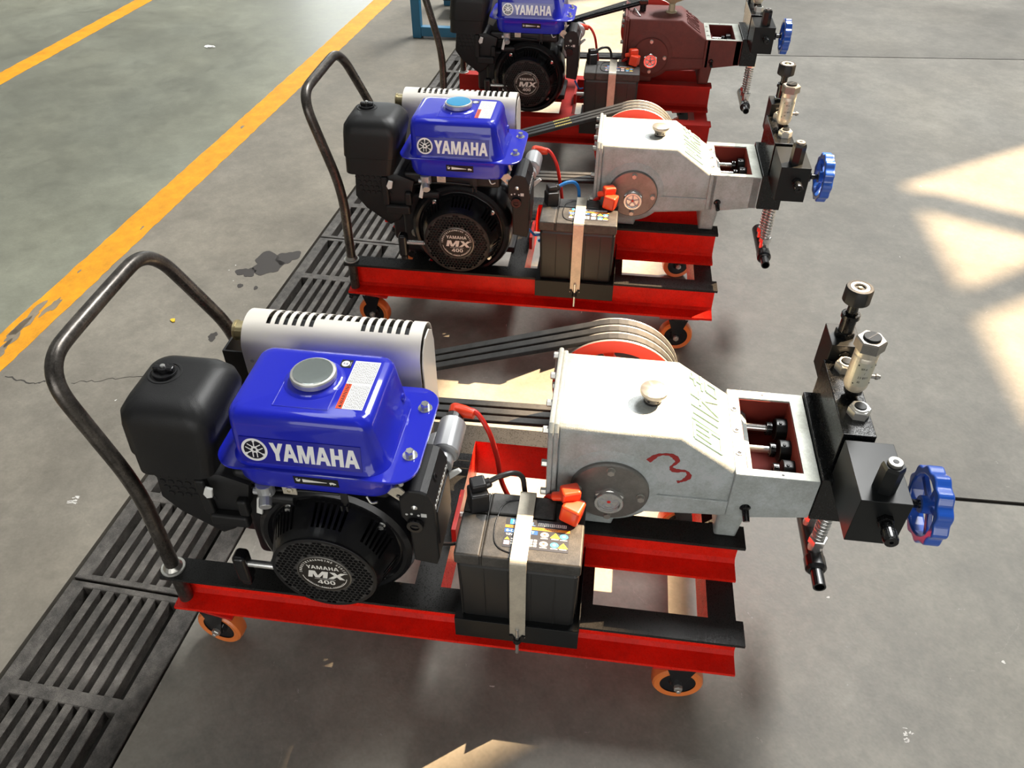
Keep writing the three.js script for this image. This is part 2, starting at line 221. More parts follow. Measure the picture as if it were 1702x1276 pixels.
// floor: slabs left and right of the drain, joints between slabs, aisle between the yellow lines
const low = valueNoise(256, 16), low2 = valueNoise(256, 40);
const lowAt = (x, z) => { const i = (((Math.floor(z * 22) % 256) + 256) % 256) * 256 + ((Math.floor(x * 22) % 256) + 256) % 256; return 0.86 + low[i] * 0.2 + low2[i] * 0.1; };
const floor = new THREE.Group(); floor.name = 'floor'; floor.userData.kind = 'structure'; scene.add(floor);
const dl = (z) => -1.078 - 0.051 * (z + 0.86), dr = (z) => -0.764 - 0.051 * (z + 0.86), y1r = (z) => -1.655 - 0.049 * (z + 1.48), y1l = (z) => y1r(z) - 0.118, y2r = (z) => -3.012 - 0.03 * (z + 4.3), y2l = (z) => y2r(z) - 0.11;
function slab(left, right, zn, zf, m, step = 0.12, near = () => 0, far = () => 0) {   // between two long edges, from z = zn (near) to zf (far)
  const nz = Math.ceil((zn - zf) / step), nx = Math.ceil((right(zn) - left(zn)) / step), P = [], C = [], I = [];
  const at = (i, j) => { const t = j / nz, z0 = lerp(zn, zf, t), x0 = left(z0), x1 = right(z0), x = lerp(x0, x1, i / nx); return [x, z0 + lerp(near(x), far(x), t)]; };
  for (let j = 0; j <= nz; j++) for (let i = 0; i <= nx; i++) { const [x, z] = at(i, j), v = lowAt(x, z); P.push(v3(x, 0, z)); C.push(v); }
  const L = [], CC = [], W = nx + 1; for (let j = 0; j < nz; j++) for (let i = 0; i < nx; i++) { const a = j * W + i, b = a + 1, c = a + W, d = c + 1; for (const k of [a, b, d, a, d, c]) { L.push(P[k]); CC.push(C[k], C[k], C[k]); } }
  const skirt = (a, b) => { const A = P[a], B = P[b], q = [A, v3(A.x, -0.32, A.z), v3(B.x, -0.32, B.z), A, v3(B.x, -0.32, B.z), B]; for (const p of q) { L.push(p); CC.push(0.5, 0.5, 0.5); } };
  for (let i = 0; i < nx; i++) { skirt(i + 1, i); skirt(nz * W + i, nz * W + i + 1); } for (let j = 0; j < nz; j++) { skirt(j * W, (j + 1) * W); skirt((j + 1) * W + nx, j * W + nx); }
  const g = tris(L); g.setAttribute('color', new THREE.Float32BufferAttribute(CC, 3)); return struct('floor_slab', g, m, floor);
}
const j1 = (x) => -0.022 * (x - 0.9), j2 = (x) => -0.085 * (x - 0.9), gap = 0.006;
slab(dr, () => 7, 8.2, -1.352 + gap, M.concrete, 0.14, () => 0, j1);
slab(dr, () => 7, -1.352 - gap, -4.49 + gap * 0.7, M.slabMidDimmed, 0.12, j1, j2);  // concrete colour lowered here in place of weaker light
slab(dr, () => 7, -4.49 - gap * 0.7, -22.2, M.slabFarDimmed, 0.2, j2, () => 0);  // lowered further, again standing in for less light
slab((z) => y1r(z) - 0.02, dl, 8.2, -22.2, M.walk, 0.12);
slab((z) => y2l(z) + 0.02, (z) => y1r(z) - 0.02, 8.2, -22.2, M.aisle, 0.14);
slab(() => -9, (z) => y2l(z) + 0.02, 8.2, -22.2, M.aisle, 0.3);
struct('joint_filler', [box(-1.2, 7, -0.03, -0.007, -1.45, -1.2, 0), box(-0.95, 7, -0.03, -0.006, -5.1, -4.2, 0)], M.pit, floor);
struct('drain_trench', box(-2.2, 0.2, -0.36, -0.3, -22.2, 8.2, 0), M.pit, floor);
function lineMark(name, l, r, z0, z1, m, y) { const a = [], b = []; for (let z = z0; z > z1; z -= 0.03) { a.push([l(z) + (rnd() - 0.5) * 0.005, z]); b.push([r(z) + (rnd() - 0.5) * 0.005, z]); } return struct(name, plateY([...a, ...b.reverse()], -0.002, y), m); }
lineMark('trim_1', y1l, y1r, 2, -11, M.yellow, 0.0009);
lineMark('trim_2', y2l, y2r, 1, -11, M.yellow, 0.0009);
function blob(cx, cz, rx, rz, n = 40, rough = 0.25) { const o = []; let p = [rnd() * 6, rnd() * 6, rnd() * 6]; for (let i = 0; i < n; i++) { const a = i / n * PI * 2, k = 1 + rough * (Math.sin(a * 2 + p[0]) * 0.5 + Math.sin(a * 3 + p[1]) * 0.35 + Math.sin(a * 7 + p[2]) * 0.2 + (rnd() - 0.5) * 0.15); o.push([cx + Math.cos(a) * rx * k, cz - Math.sin(a) * rz * k]); } return o; }
for (const [t, w, rx, rz] of [[-1.66, 0.35, 0.018, 0.06], [-1.73, 0.3, 0.02, 0.07], [-1.56, 0.5, 0.014, 0.05], [-1.8, 0.55, 0.012, 0.05], [-1.47, 0.4, 0.012, 0.03], [-3.2, 0.4, 0.005, 0.02], [-2.3, 0.7, 0.004, 0.01], [-2.0, 0.25, 0.004, 0.008]]) struct('worn_patch', plateY(blob(y1l(t) + w * 0.118, t, rx, rz, 36, 0.6), 0, 0.0014), M.worn, floor);
const stain = (pts, m, y = 0.0009) => struct('floor_stain', plateY(pts, -0.001, y), m, floor);
stain(blob(-1.115, -2.13, 0.055, 0.06, 50, 0.4), M.stain); stain(blob(-1.062, -2.175, 0.034, 0.045, 40, 0.4), M.stain); stain(blob(-1.165, -2.07, 0.028, 0.03, 30, 0.5), M.stain); stain(blob(-1.155, -1.99, 0.009, 0.012), M.stain); stain(blob(-1.10, -1.985, 0.007, 0.01), M.stain); stain(blob(-1.13, -1.72, 0.014, 0.018, 24, 0.5), M.stain);
function crack(pts, w) { const a = [], b = []; pts.forEach(([x, z], i) => { const n = 8; if (i + 1 < pts.length) for (let k = 0; k < n; k++) { const t = k / n, xx = lerp(x, pts[i + 1][0], t), zz = lerp(z, pts[i + 1][1], t) + (rnd() - 0.5) * 0.012, ww = w * (0.4 + rnd()); a.push([xx, zz]); b.push([xx, zz - ww]); } }); stain([...a, ...b.reverse()], M.crack, 0.0008); }
crack([[-1.63, -1.468], [-1.545, -1.45], [-1.5, -1.46]], 0.004); crack([[-1.43, -1.468], [-1.35, -1.489], [-1.26, -1.519], [-1.1, -1.505], [-1.0, -1.5]], 0.0016);
for (let k = 0; k < 26; k++) { const x = lerp(-1.6, 1.3, rnd()), z = lerp(-0.35, -3.2, rnd()); if (x < dr(z) + 0.02 && x > dl(z) - 0.02) continue; stain(blob(x, z, 0.001 + rnd() * 0.004, 0.001 + rnd() * 0.003, 9, 0.8), M.scuffed, 0.0005); }
for (const [x, z, a, b] of [[-1.47, -1.12, 0.05, 0.004], [-1.19, -1.07, 0.02, 0.008], [0.63, -0.75, 0.018, 0.010]]) for (let k = 0; k < 9; k++) stain(blob(x + (rnd() - 0.5) * a, z + (rnd() - 0.5) * b * 3, 0.002 + rnd() * 0.006, 0.001 + rnd() * 0.002, 10, 0.9), M.scuffed, 0.0005);

// ---------------------------------------------------------------- cast-iron drain grates
function makeGrate() {
  const g = thing('drain_grate', [-0.921, -0.03, -1.104], 'x', 'drain grate', 'cast-iron grates covering the floor drain');
  const W = 0.151, H = 0.241, s = shape([[-W, -H], [W, -H], [W, H], [-W, H]]), hole = (a, b) => { const p = new THREE.Path(); p.moveTo(-W + 0.034, a); p.lineTo(-W + 0.034, b); p.lineTo(W - 0.046, b); p.lineTo(W - 0.046, a); p.closePath(); return p; };
  s.holes.push(hole(-H + 0.014, -0.014), hole(0.014, H - 0.014));
  const place = (q) => q.rotateX(-PI / 2).translate(-0.921, -0.003, -1.104);
  part(g, 'frame', place(plateZ(s, -0.032, 0, 0.0015, [], 1)), M.iron);
  const step = (2 * W - 0.08) / 7;
  for (const z0 of [-H + 0.012, 0.012]) for (let k = 1; k < 7; k++) { const x = -W + 0.034 + k * step; part(g, 'bar', place(plateZ(shape([[x - 0.0088, z0], [x + 0.0088, z0], [x + 0.0088, z0 + 0.217], [x - 0.0088, z0 + 0.217]]), -0.030, -0.0004, 0.0015, [], 1)), M.iron); }
  return g;
}
const grateLabels = ['grate at the bottom left edge, cut off by the frame', 'grate second from bottom left, under the nearest handle foot', 'grate beside the nearest black air cleaner, third from the bottom left', 'grate just behind the nearest grey muffler shield', 'grate at the front handle foot of the middle cart', 'grate under the air cleaner of the middle cart', 'grate behind the middle cart handle, half hidden by its engine', 'grate in front of the farthest cart, next to its handle foot', 'grate under the air cleaner of the farthest cart', 'last grate of the drain, behind the farthest engine'];
const g0 = makeGrate();
for (let k = -2; k < 8; k++) {
  const o = k === -2 ? g0 : g0.clone(); if (o !== g0) { o.name = numbered('drain_grate'); scene.add(o); }
  const z = -1.104 - 0.487 * k; o.position.set(dl(z) + 0.157, -0.03, z); o.rotation.y = -0.051; o.userData = { ...g0.userData, label: 'dark cast-iron slotted drain ' + grateLabels[k + 2] };
}
// ---------------------------------------------------------------- small litter and the blue stand
{ let t = thing('paper_scrap', [-2.247, 0, -4.218], 'small white paper scrap lying on the green-grey aisle floor', 'paper'); part(t, 'sheet', [plateY(blob(-2.247, -4.218, 0.028, 0.022, 12, 0.4), 0.001, 0.003), plateY(blob(-2.235, -4.21, 0.016, 0.014, 8, 0.4), 0.002, 0.007)], M.paper);
  t = thing('leaf_scrap', [-1.283, 0, -1.78], 'tiny yellow scrap on bare concrete left of the grates', 'scrap'); part(t, 'scrap', plateY(blob(-1.283, -1.78, 0.009, 0.007, 10, 0.5), 0.001, 0.004), M.yellowScrap);
  t = thing('wrapper', [-0.174, 0, -1.296], 'crumpled clear wrapper on the sunlit floor behind the red beam', 'wrapper'); const L = []; for (let k = 0; k < 5; k++) L.push(plateY(blob(-0.174 + (rnd() - 0.5) * 0.025, -1.296 + (rnd() - 0.5) * 0.02, 0.012, 0.008, 7, 0.7), 0.001 + k * 0.0012, 0.0018 + k * 0.0012)); part(t, 'film', L, M.tan);
  const b = [-1.15, 0, -4.5], P = (x0, x1, y0, y1, z0, z1) => box(x0, x1, y0, y1, z0, z1, 0.003); t = thing('stand', b, 'blue square-tube steel stand on the floor behind the farthest engine', 'stand');
  for (const [x, z] of [[-1.17, -4.52], [-0.62, -4.54], [-1.12, -5.16], [-0.57, -5.18]]) part(t, 'leg', P(x, x + 0.05, 0, 0.75, z - 0.05, z), M.blueSteel);
  part(t, 'lower_rail', P(-1.12, -0.62, 0.01, 0.06, -4.565, -4.52), M.blueSteel); part(t, 'lower_rail', P(-1.07, -0.57, 0.01, 0.06, -5.2, -5.16), M.blueSteel); part(t, 'lower_rail', [P(-0.61, -0.57, 0.01, 0.06, -5.16, -4.57)], M.blueSteel); part(t, 'top_rail', [P(-1.17, -0.57, 0.75, 0.8, -4.57, -4.52), P(-1.12, -0.52, 0.75, 0.8, -5.21, -5.16)], M.blueSteel);
  part(t, 'tray', P(-1.07, -0.62, 0.1, 0.12, -5.15, -4.9), M.blackSteel);
}
// ---------------------------------------------------------------- cart: welded red channel frame on casters with a bent pipe handle
const CART = [-0.22, 0, -0.9875];
const channelProfile = (w, h, f) => [[0, 0], [f, 0], [f, 0.0065], [0.013, 0.0095], [0.0062, 0.016], [0.0055, 0.03], [0.0055, h - 0.03], [0.0062, h - 0.016], [0.013, h - 0.0095], [f, h - 0.0065], [f, h], [0, h]];
function paintTop(g, top, black = true) {           // black top face and lip, red elsewhere
  g = flat(g); const p = g.attributes.position, n = g.attributes.normal, c = new Float32Array(p.count * 3);
  for (let i = 0; i < p.count; i += 3) { const up = [0, 1, 2].every((k) => p.getY(i + k) > top - 0.0075) && (n.getY(i) > -0.5), col = up && black ? [0.024, 0.023, 0.022] : [0.9, 0.02, 0.008]; for (let k = 0; k < 3; k++) c.set(col, (i + k) * 3); }
  g.setAttribute('color', new THREE.BufferAttribute(c, 3)); return g;
}
const railX = (x0, x1, y0, zw, dir, h = 0.1) => plateX(channelProfile(0, h, 0.048).map(([d, y]) => [zw + dir * d, y0 + y]), x0, x1);
const railZ = (z0, z1, y0, xw, dir, h = 0.1) => plateZ(channelProfile(0, h, 0.048).map(([d, y]) => [xw + dir * d, y0 + y]), z0, z1);
function makeCart(labels, blackTop = true) {
  const t = thing('machine_cart', CART, labels, 'cart');
  const pt = (g, top) => paintTop(g, top, blackTop);
  part(t, 'lower_rail', pt(railX(-0.748, 0.297, 0.122, -0.801, 1), 0.222), M.frame); part(t, 'lower_rail', pt(railX(-0.748, 0.297, 0.122, -1.174, -1), 0.222), M.frame);
  part(t, 'cross_member', pt(railZ(-1.174, -0.801, 0.122, 0.237, 1), 0.222), M.frame); part(t, 'cross_member', pt(railZ(-1.174, -0.801, 0.122, 0.037, -1), 0.222), M.frame);
  part(t, 'cross_member', pt(railZ(-1.174, -0.801, 0.122, -0.236, -1), 0.222), M.frame); part(t, 'cross_member', pt(railZ(-1.174, -0.801, 0.122, -0.56, 1), 0.222), M.frame);
  part(t, 'upper_rail', pt(railX(-0.058, 0.290, 0.222, -0.928, 1), 0.322), M.frame); part(t, 'upper_rail', pt(railX(-0.058, 0.290, 0.222, -1.047, -1), 0.322), M.frame);
  const wt = part(t, 'motor_plate', [box(-0.235, -0.226, 0.222, 0.262, -1.0, -0.90, 0.001)], M.red); 
  part(wt, 'adjusting_bolt', cyl(0.007, 0.045, [-0.227, 0.246, -0.95], 'x', 14), M.zinc);
  const hp = part(t, 'handle', tube(bent([[-0.733, 0.128, -0.777], [-0.729, 0.44, -0.777], [-0.797, 0.692, -0.777], [-0.806, 0.692, -1.118], [-0.728, 0.455, -1.19], [-0.734, 0.128, -1.198]], 0.07), 0.0128, 14, true, 150), M.pipe);
  for (const z of [-0.777, -1.198]) { part(hp, 'washer', ring(0.0125, 0.022, 0.004, [-0.732, 0.222, z], 'y', 28), M.zinc); part(hp, 'weld', lathe([[0.0125, 0], [0.0175, 0.001], [0.0135, 0.008], [0.0125, 0.009]], [-0.732, 0.226, z], 'y', 20), M.bolt); }
  const tray = part(t, 'battery_tray', [box(-0.2, 0.016, 0.222, 0.2245, -0.895, -0.742, 0), box(-0.2, 0.016, 0.172, 0.2235, -0.7425, -0.740, 0.0008), box(0.0145, 0.0165, 0.222, 0.262, -0.895, -0.741, 0.0006)], M.blackFine);
  for (const [x, z, spin, brake] of [[0.207, -0.781, 0.06, 0], [-0.683, -0.779, -0.15, 1], [0.222, -1.165, 0.2, 0], [-0.655, -1.15, -0.5, 1]]) {
    const at = (g) => g.rotateY(spin).translate(x, 0, z);
    const c = part(t, 'caster', at(plateY([[-0.055, -0.026], [0.055, -0.026], [0.055, 0.026], [-0.055, 0.026]].map(([a, b]) => [a, b]), 0.1165, 0.122, 0.0008)).rotateY(0), M.red);
    part(c, 'fork', [at(cyl(0.024, 0.012, [0, 0.106, 0], 'y')), ...[-1, 1].map((s) => at(plateZ([[-0.027, 0.108], [0.027, 0.108], [0.019, 0.085], [0.011, 0.056], [0.009, 0.042], [0, 0.037], [-0.009, 0.042], [-0.011, 0.056], [-0.019, 0.085]], s * 0.0175 - 0.0015, s * 0.0175 + 0.0015, 0.0005)))], M.casterBlack);
    part(c, 'wheel', at(lathe([[0.033, -0.013], [0.043, -0.015], [0.0465, -0.011], [0.048, 0], [0.0465, 0.011], [0.043, 0.015], [0.033, 0.013]], [0, 0.048, 0], 'z', 36)), M.orange);
    part(c, 'hub', at(lathe([[0, -0.0125], [0.012, -0.014], [0.016, -0.009], [0.034, -0.0115], [0.034, 0.0115], [0.016, 0.009], [0.012, 0.014], [0, 0.0125]], [0, 0.048, 0], 'z', 28)), M.casterBlack);
    part(c, 'axle_nut', [at(hex(0.0085, 0.007, [0, 0.048, 0.019], 'z')), at(cyl(0.0045, 0.012, [0, 0.048, 0.019], 'z', 10))], M.zinc);
    if (brake) part(c, 'brake_pedal', [at(box(-0.075, -0.04, 0.098, 0.104, -0.014, 0.014, 0.002)), at(box(-0.072, -0.06, 0.09, 0.099, -0.018, 0.018, 0.002))], M.casterBlack);
  }
  return t;
}
// ---------------------------------------------------------------- engine
const ENG = [-0.45, 0.222, -0.95];
const canvasText = (c, s, x, y, px, sx = 1, font = 'bold') => { c.save(); c.translate(x, y); c.scale(sx, 1); c.font = `${font} ${px}px sans-serif`; c.fillText(s, 0, 0); c.restore(); };
function emblem(c, x, y, r, fg, bg) {                // ring with three crossed tuning forks
  c.fillStyle = fg; c.beginPath(); c.arc(x, y, r, 0, 7); c.fill(); c.fillStyle = bg; c.beginPath(); c.arc(x, y, r * 0.80, 0, 7); c.fill(); c.fillStyle = fg;
  for (let k = 0; k < 3; k++) { c.save(); c.translate(x, y); c.rotate(k * PI * 2 / 3);
    c.fillRect(-r * 0.045, -r * 0.78, r * 0.09, r * 0.52); c.beginPath(); c.arc(0, -r * 0.74, r * 0.10, 0, 7); c.fill(); c.fillRect(-r * 0.2, -r * 0.30, r * 0.4, r * 0.08);
    for (const s of [-1, 1]) c.fillRect(s * r * 0.16 - r * 0.045, -r * 0.30, r * 0.09, r * 0.98); c.restore(); }
}
const decal = {
  tank: canvasMat(1024, 250, (c, w, h) => { c.fillStyle = '#161a9c'; c.fillRect(0, 0, w, h); emblem(c, 122, 122, 112, '#f6f6f4', '#0a0c20'); c.fillStyle = '#f6f6f4'; c.textBaseline = 'alphabetic'; c.lineWidth = 9; c.strokeStyle = '#f6f6f4'; c.save(); c.translate(262, 208); c.font = 'bold 205px sans-serif'; const k = 740 / c.measureText('YAMAHA').width; c.scale(k, 1.14); c.fillText('YAMAHA', 0, 0); c.strokeText('YAMAHA', 0, 0); c.restore(); }, { roughness: 0.3, clearcoat: 1, clearcoatRoughness: 0.08 }),
  speed: canvasMat(256, 64, (c, w, h) => { c.fillStyle = '#0b0c12'; c.fillRect(0, 0, w, h); c.fillStyle = '#e8e8e0'; c.beginPath(); c.moveTo(50, 18); c.lineTo(50, 46); c.lineTo(190, 36); c.lineTo(190, 32); c.fill(); c.beginPath(); c.ellipse(24, 36, 12, 8, 0, 0, 7); c.fill(); c.beginPath(); c.ellipse(34, 26, 7, 5, -0.6, 0, 7); c.fill(); c.fillRect(12, 16, 5, 14); c.fillRect(20, 12, 4, 14); c.beginPath(); c.ellipse(218, 34, 16, 9, 0, 0, 7); c.fill(); c.beginPath(); c.arc(236, 38, 6, 0, 7); c.fill(); c.fillRect(206, 40, 6, 9); c.fillRect(224, 40, 6, 9); }),
  warn: canvasMat(512, 256, (c, w, h) => { c.fillStyle = '#e9e9e6'; c.fillRect(0, 0, w, h); c.fillStyle = '#f0501e'; c.fillRect(0, 0, 256, 62); c.fillStyle = '#15120f'; c.font = 'bold 44px sans-serif'; c.fillText('WARNING', 44, 48); c.beginPath(); c.moveTo(8, 48); c.lineTo(24, 14); c.lineTo(40, 48); c.fill(); c.fillStyle = '#7a7a78'; let s = 3; const r = () => (s = (s * 16807) % 2147483647) / 2147483647; for (let y = 74; y < 246; y += 15) { let x = 10; while (x < 246) { const l = 6 + r() * 26; c.fillRect(x, y, Math.min(l, 246 - x), 6); x += l + 6; } } for (let y = 14; y < 246; y += 15) { let x = 270; while (x < 500) { const l = 6 + r() * 26; c.fillRect(x, y, Math.min(l, 500 - x), 6); x += l + 6; } } c.fillStyle = '#bdbdb8'; c.fillRect(257, 0, 3, 256); }),
  round: canvasMat(128, 128, (c, w, h) => { c.fillStyle = '#0b0c18'; c.fillRect(0, 0, w, h); c.fillStyle = '#dedede'; c.beginPath(); c.arc(58, 64, 46, 0, 7); c.fill(); c.fillStyle = '#2a2a55'; c.font = 'bold 40px sans-serif'; c.fillText('5.6', 28, 78); c.fillStyle = '#ccc'; c.fillRect(112, 30, 5, 66); }),
  badge: canvasMat(512, 512, (c, w, h) => {
    c.fillStyle = '#26221d'; c.fillRect(0, 0, w, h); c.strokeStyle = '#e9e7e0'; c.lineWidth = 7; for (const [a, b] of [[0.25, 1.1], [1.25, 1.95], [2.1, 2.9], [3.25, 3.9]]) { } c.beginPath(); c.arc(256, 256, 222, 0.18, 2.95); c.stroke(); c.fillStyle = '#f1efe8'; c.textAlign = 'center';
    const arc = (s, r, mid, step, px, flip) => { c.font = `bold ${px}px sans-serif`; [...s].forEach((ch, i) => { const a = mid + (i - (s.length - 1) / 2) * step * (flip ? -1 : 1); c.save(); c.translate(256 + Math.sin(a) * r, 256 - Math.cos(a) * r); c.rotate(flip ? a + PI : a); c.fillText(ch, 0, 0); c.restore(); }); };
    arc('INDUSTRIAL', 214, -0.92, 0.135, 36); arc('ENGINE', 214, 0.13, 0.135, 36); arc('SERIES', 214, 1.05, 0.13, 36); arc('GENUINE POWER PRODUCTS', 222, PI, 0.095, 24, true);
    c.font = 'bold 66px sans-serif'; c.save(); c.translate(256, 178); c.scale(1.15, 1.1); c.fillText('YAMAHA', 0, 0); c.restore(); c.save(); c.translate(262, 312); c.transform(1.75, 0, -0.22, 1, 0, 0); c.font = 'bold 140px sans-serif'; c.fillText('MX', 0, 0); c.lineWidth = 6; c.strokeStyle = '#f1efe8'; c.strokeText('MX', 0, 0); c.restore(); c.fillRect(150, 330, 210, 5); c.font = 'bold 84px sans-serif'; c.save(); c.translate(262, 410); c.scale(1.3, 1); c.fillText('400', 0, 0); c.restore(); }, { roughness: 0.45 }),
};
const zf = (y) => lerp(-0.7535, -0.7625, (y - 0.566) / 0.054) + 0.0006;
const mv = (list, x, y, z) => list.map((g) => g.translate(x, y, z));                     // front face of the tank at height y
function makeEngine(label, capM) {
  const t = thing('petrol_engine', ENG, label, 'engine', 'petrol engines on the three carts');
  // blue fuel tank
  const tank = part(t, 'fuel_tank', [loft([[0.5540, -0.5565, -0.2455, -0.9555, -0.7435, 0.036], [0.5546, -0.558, -0.244, -0.957, -0.742, 0.038], [0.5576, -0.558, -0.244, -0.957, -0.742, 0.038], [0.5582, -0.5565, -0.2455, -0.9555, -0.7435, 0.036]], 7, 0.3),
    loft([[0.553, -0.533, -0.286, -0.939, -0.749, 0.036], [0.5588, -0.533, -0.286, -0.939, -0.749, 0.036], [0.566, -0.529, -0.292, -0.936, -0.7535, 0.034], [0.62, -0.5275, -0.303, -0.931, -0.7625, 0.024], [0.637, -0.526, -0.306, -0.929, -0.7655, 0.022], [0.643, -0.5235, -0.309, -0.9265, -0.769, 0.021], [0.6475, -0.519, -0.3135, -0.922, -0.7745, 0.018], [0.6496, -0.513, -0.3195, -0.916, -0.7815, 0.015], [0.65, -0.506, -0.326, -0.909, -0.789, 0.012]], 7, 0.62),
    loft([[0.503, -0.51, -0.302, -0.915, -0.775, 0.03], [0.506, -0.527, -0.285, -0.93, -0.757, 0.035], [0.52, -0.532, -0.280, -0.935, -0.752, 0.036], [0.555, -0.534, -0.277, -0.938, -0.75, 0.036]], 7, 0.62),
    lathe([[0.047, 0.0005], [0.044, 0.003], [0.04, 0.004], [0.033, 0.005], [0.030, 0.008], [0.0, 0.008]], [-0.415, 0.649, -0.852], 'y', 36),
    box(-0.4595, -0.4575, 0.6485, 0.6512, -0.87, -0.788, 0.0009), box(-0.376, -0.374, 0.6485, 0.6512, -0.84, -0.788, 0.0009), box(-0.4585, -0.3745, 0.6485, 0.6510, -0.7895, -0.7875, 0.0009)], M.blue);
  const cap = part(tank, 'fuel_cap', lathe([[0, 0], [0.032, 0], [0.0345, 0.002], [0.0352, 0.010], [0.0335, 0.0122], [0.030, 0.013], [0, 0.0132]], [-0.415, 0.6535, -0.852], 'y', 40), M.zinc);
  part(tank, 'cap_top', [lathe([[0, 0], [0.0305, 0], [0.0300, 0.0012], [0.02, 0.0016], [0, 0.0008]], [-0.415, 0.6662, -0.852], 'y', 36)], capM);
  for (const [x, z] of [[-0.2635, -0.801], [-0.2635, -0.908]]) part(tank, 'bolt', [cyl(0.0118, 0.002, [x, 0.5577, z], 'y'), hex(0.0068, 0.010, [x, 0.5595, z], 'y')], M.chrome);
  part(tank, 'rivet', lathe([[0.0075, 0], [0.0065, 0.003], [0.003, 0.0045], [0, 0.005]], [-0.2965, 0.585, -0.90], v3(1, 0.15, 0), 14), M.blue);
  part(tank, 'name_decal', sheet([-0.5085, 0.5635, zf(0.5635)], [-0.3235, 0.5635, zf(0.5635)], [-0.3235, 0.6085, zf(0.6085)], [-0.5085, 0.6085, zf(0.6085)], 0.0007), decal.tank, { keepUV: true, label: 'navy decal with round emblem and white lettering YAMAHA' });
  part(tank, 'speed_decal', sheet([-0.434, 0.5255, -0.7518], [-0.364, 0.5255, -0.7518], [-0.364, 0.5425, -0.7508], [-0.434, 0.5425, -0.7508], 0.0007), decal.speed, { keepUV: true, label: 'small black decal with hare and tortoise' });
  part(tank, 'warning_label', sheet([-0.325, 0.6499, -0.794], [-0.325, 0.6499, -0.903], [-0.365, 0.6499, -0.903], [-0.365, 0.6499, -0.794], 0.0006), decal.warn, { keepUV: true, label: 'white warning label with orange heading' });
  part(tank, 'round_label', sheet([-0.387, 0.6499, -0.885], [-0.369, 0.6499, -0.885], [-0.369, 0.6499, -0.904], [-0.387, 0.6499, -0.904], 0.0005), decal.round, { keepUV: true });
  // air cleaner
  const air = part(t, 'air_cleaner', [loft([[0.490, -0.703, -0.592, -0.885, -0.775, 0.02], [0.493, -0.711, -0.582, -0.893, -0.765, 0.024], [0.538, -0.7085, -0.572, -0.898, -0.7635, 0.026], [0.540, -0.711, -0.570, -0.900, -0.761, 0.027], [0.60, -0.704, -0.556, -0.908, -0.758, 0.028], [0.62, -0.701, -0.5585, -0.906, -0.760, 0.03], [0.634, -0.691, -0.569, -0.898, -0.77, 0.03], [0.641, -0.677, -0.583, -0.886, -0.784, 0.026], [0.642, -0.667, -0.593, -0.875, -0.795, 0.02]], 7, 0.7)], M.plastic);
  part(air, 'knob', mv([cyl(0.0185, 0.006, [-0.672, 0.6265, -0.866], 'y', 24), box(-0.689, -0.655, 0.632, 0.6405, -0.871, -0.861, 0.003, 2), cyl(0.009, 0.008, [-0.672, 0.632, -0.866], 'y', 16)], 0.019, 0.015, 0.021), M.glossBlack); part(air, 'stud', cyl(0.004, 0.004, [-0.653, 0.6545, -0.845], 'y', 10), M.chrome);
  part(air, 'knob_recess', [ring(0.0225, 0.026, 0.002, [-0.653, 0.6412, -0.845], 'y', 28)], M.plastic);
  const duct = [plateZ([[-0.687, 0.494], [-0.694, 0.425], [-0.668, 0.390], [-0.604, 0.343], [-0.577, 0.359], [-0.540, 0.425], [-0.527, 0.478], [-0.575, 0.496]], -0.885, -0.776, 0.008)];
  for (let r = 0; r < 4; r++) for (let k = 0; k < 6; k++) duct.push(lathe([[0.006, 0], [0.005, 0.002], [0, 0.003]], [-0.702 + k * 0.0145 + r * 0.004, 0.442 - r * 0.014, -0.8125], 'z', 8));
  duct.push(box(-0.628, -0.562, 0.345, 0.372, -0.815, -0.796, 0.006, 2), box(-0.636, -0.618, 0.366, 0.45, -0.814, -0.80, 0.005, 2), box(-0.575, -0.557, 0.372, 0.41, -0.815, -0.799, 0.005, 2));
  const du = part(air, 'intake_duct', [duct[0], ...mv(duct.slice(1), 0.021, 0.040, 0.036)], M.plastic); part(air, 'choke_lever', mv([plateZ([[-0.625, 0.424], [-0.618, 0.44], [-0.607, 0.437], [-0.611, 0.418], [-0.621, 0.415]], -0.794, -0.789, 0.001)], 0.027, 0.046, 0.034), M.white);
  // muffler with slotted heat shield: an arch of sheet metal
  const xs = [-0.602], keepX = []; for (let k = 0; k < 17; k++) { const x = -0.562 + k * 0.0152; xs.push(x, x + 0.0078); } xs.push(-0.288);
  const arch = []; for (let k = 0; k <= 22; k++) arch.push(k / 22);
  const sp = (x, v, s) => { const R = 0.048 + s * 0.0014, L = 0.165, A = PI * 0.048, T = L * 2 + A, d = v * T; let y, z; if (d < L) { z = -0.988 + s * 0.0014; y = 0.41 + d; } else if (d < L + A) { const a = (d - L) / 0.048; y = 0.575 + Math.sin(a) * R; z = -1.036 + Math.cos(a) * R; } else { z = -1.084 - s * 0.0014; y = 0.575 - (d - L - A); } return v3(x, y, z); };
  const shortSlot = (k) => k >= 6 && k <= 10;
  const shield = part(t, 'muffler_shield', [gridShell(xs, [0, 0.18, 0.34, 0.37, 0.385, 0.40, 0.42, 0.44, 0.46, 0.48, 0.5, 0.52, 0.54, 0.56, 0.58, 0.6, 0.63, 0.66, 0.82, 1], sp, (i, j) => { if (i % 2 === 0) return true; const k = (i - 1) / 2, v = [0, 0.18, 0.34, 0.37, 0.385, 0.40, 0.42, 0.44, 0.46, 0.48, 0.5, 0.52, 0.54, 0.56, 0.58, 0.6, 0.63, 0.66, 0.82][j]; return !(v >= (shortSlot(k) ? 0.5 : 0.455) && v < 0.6); }, 0.7)], M.shield);
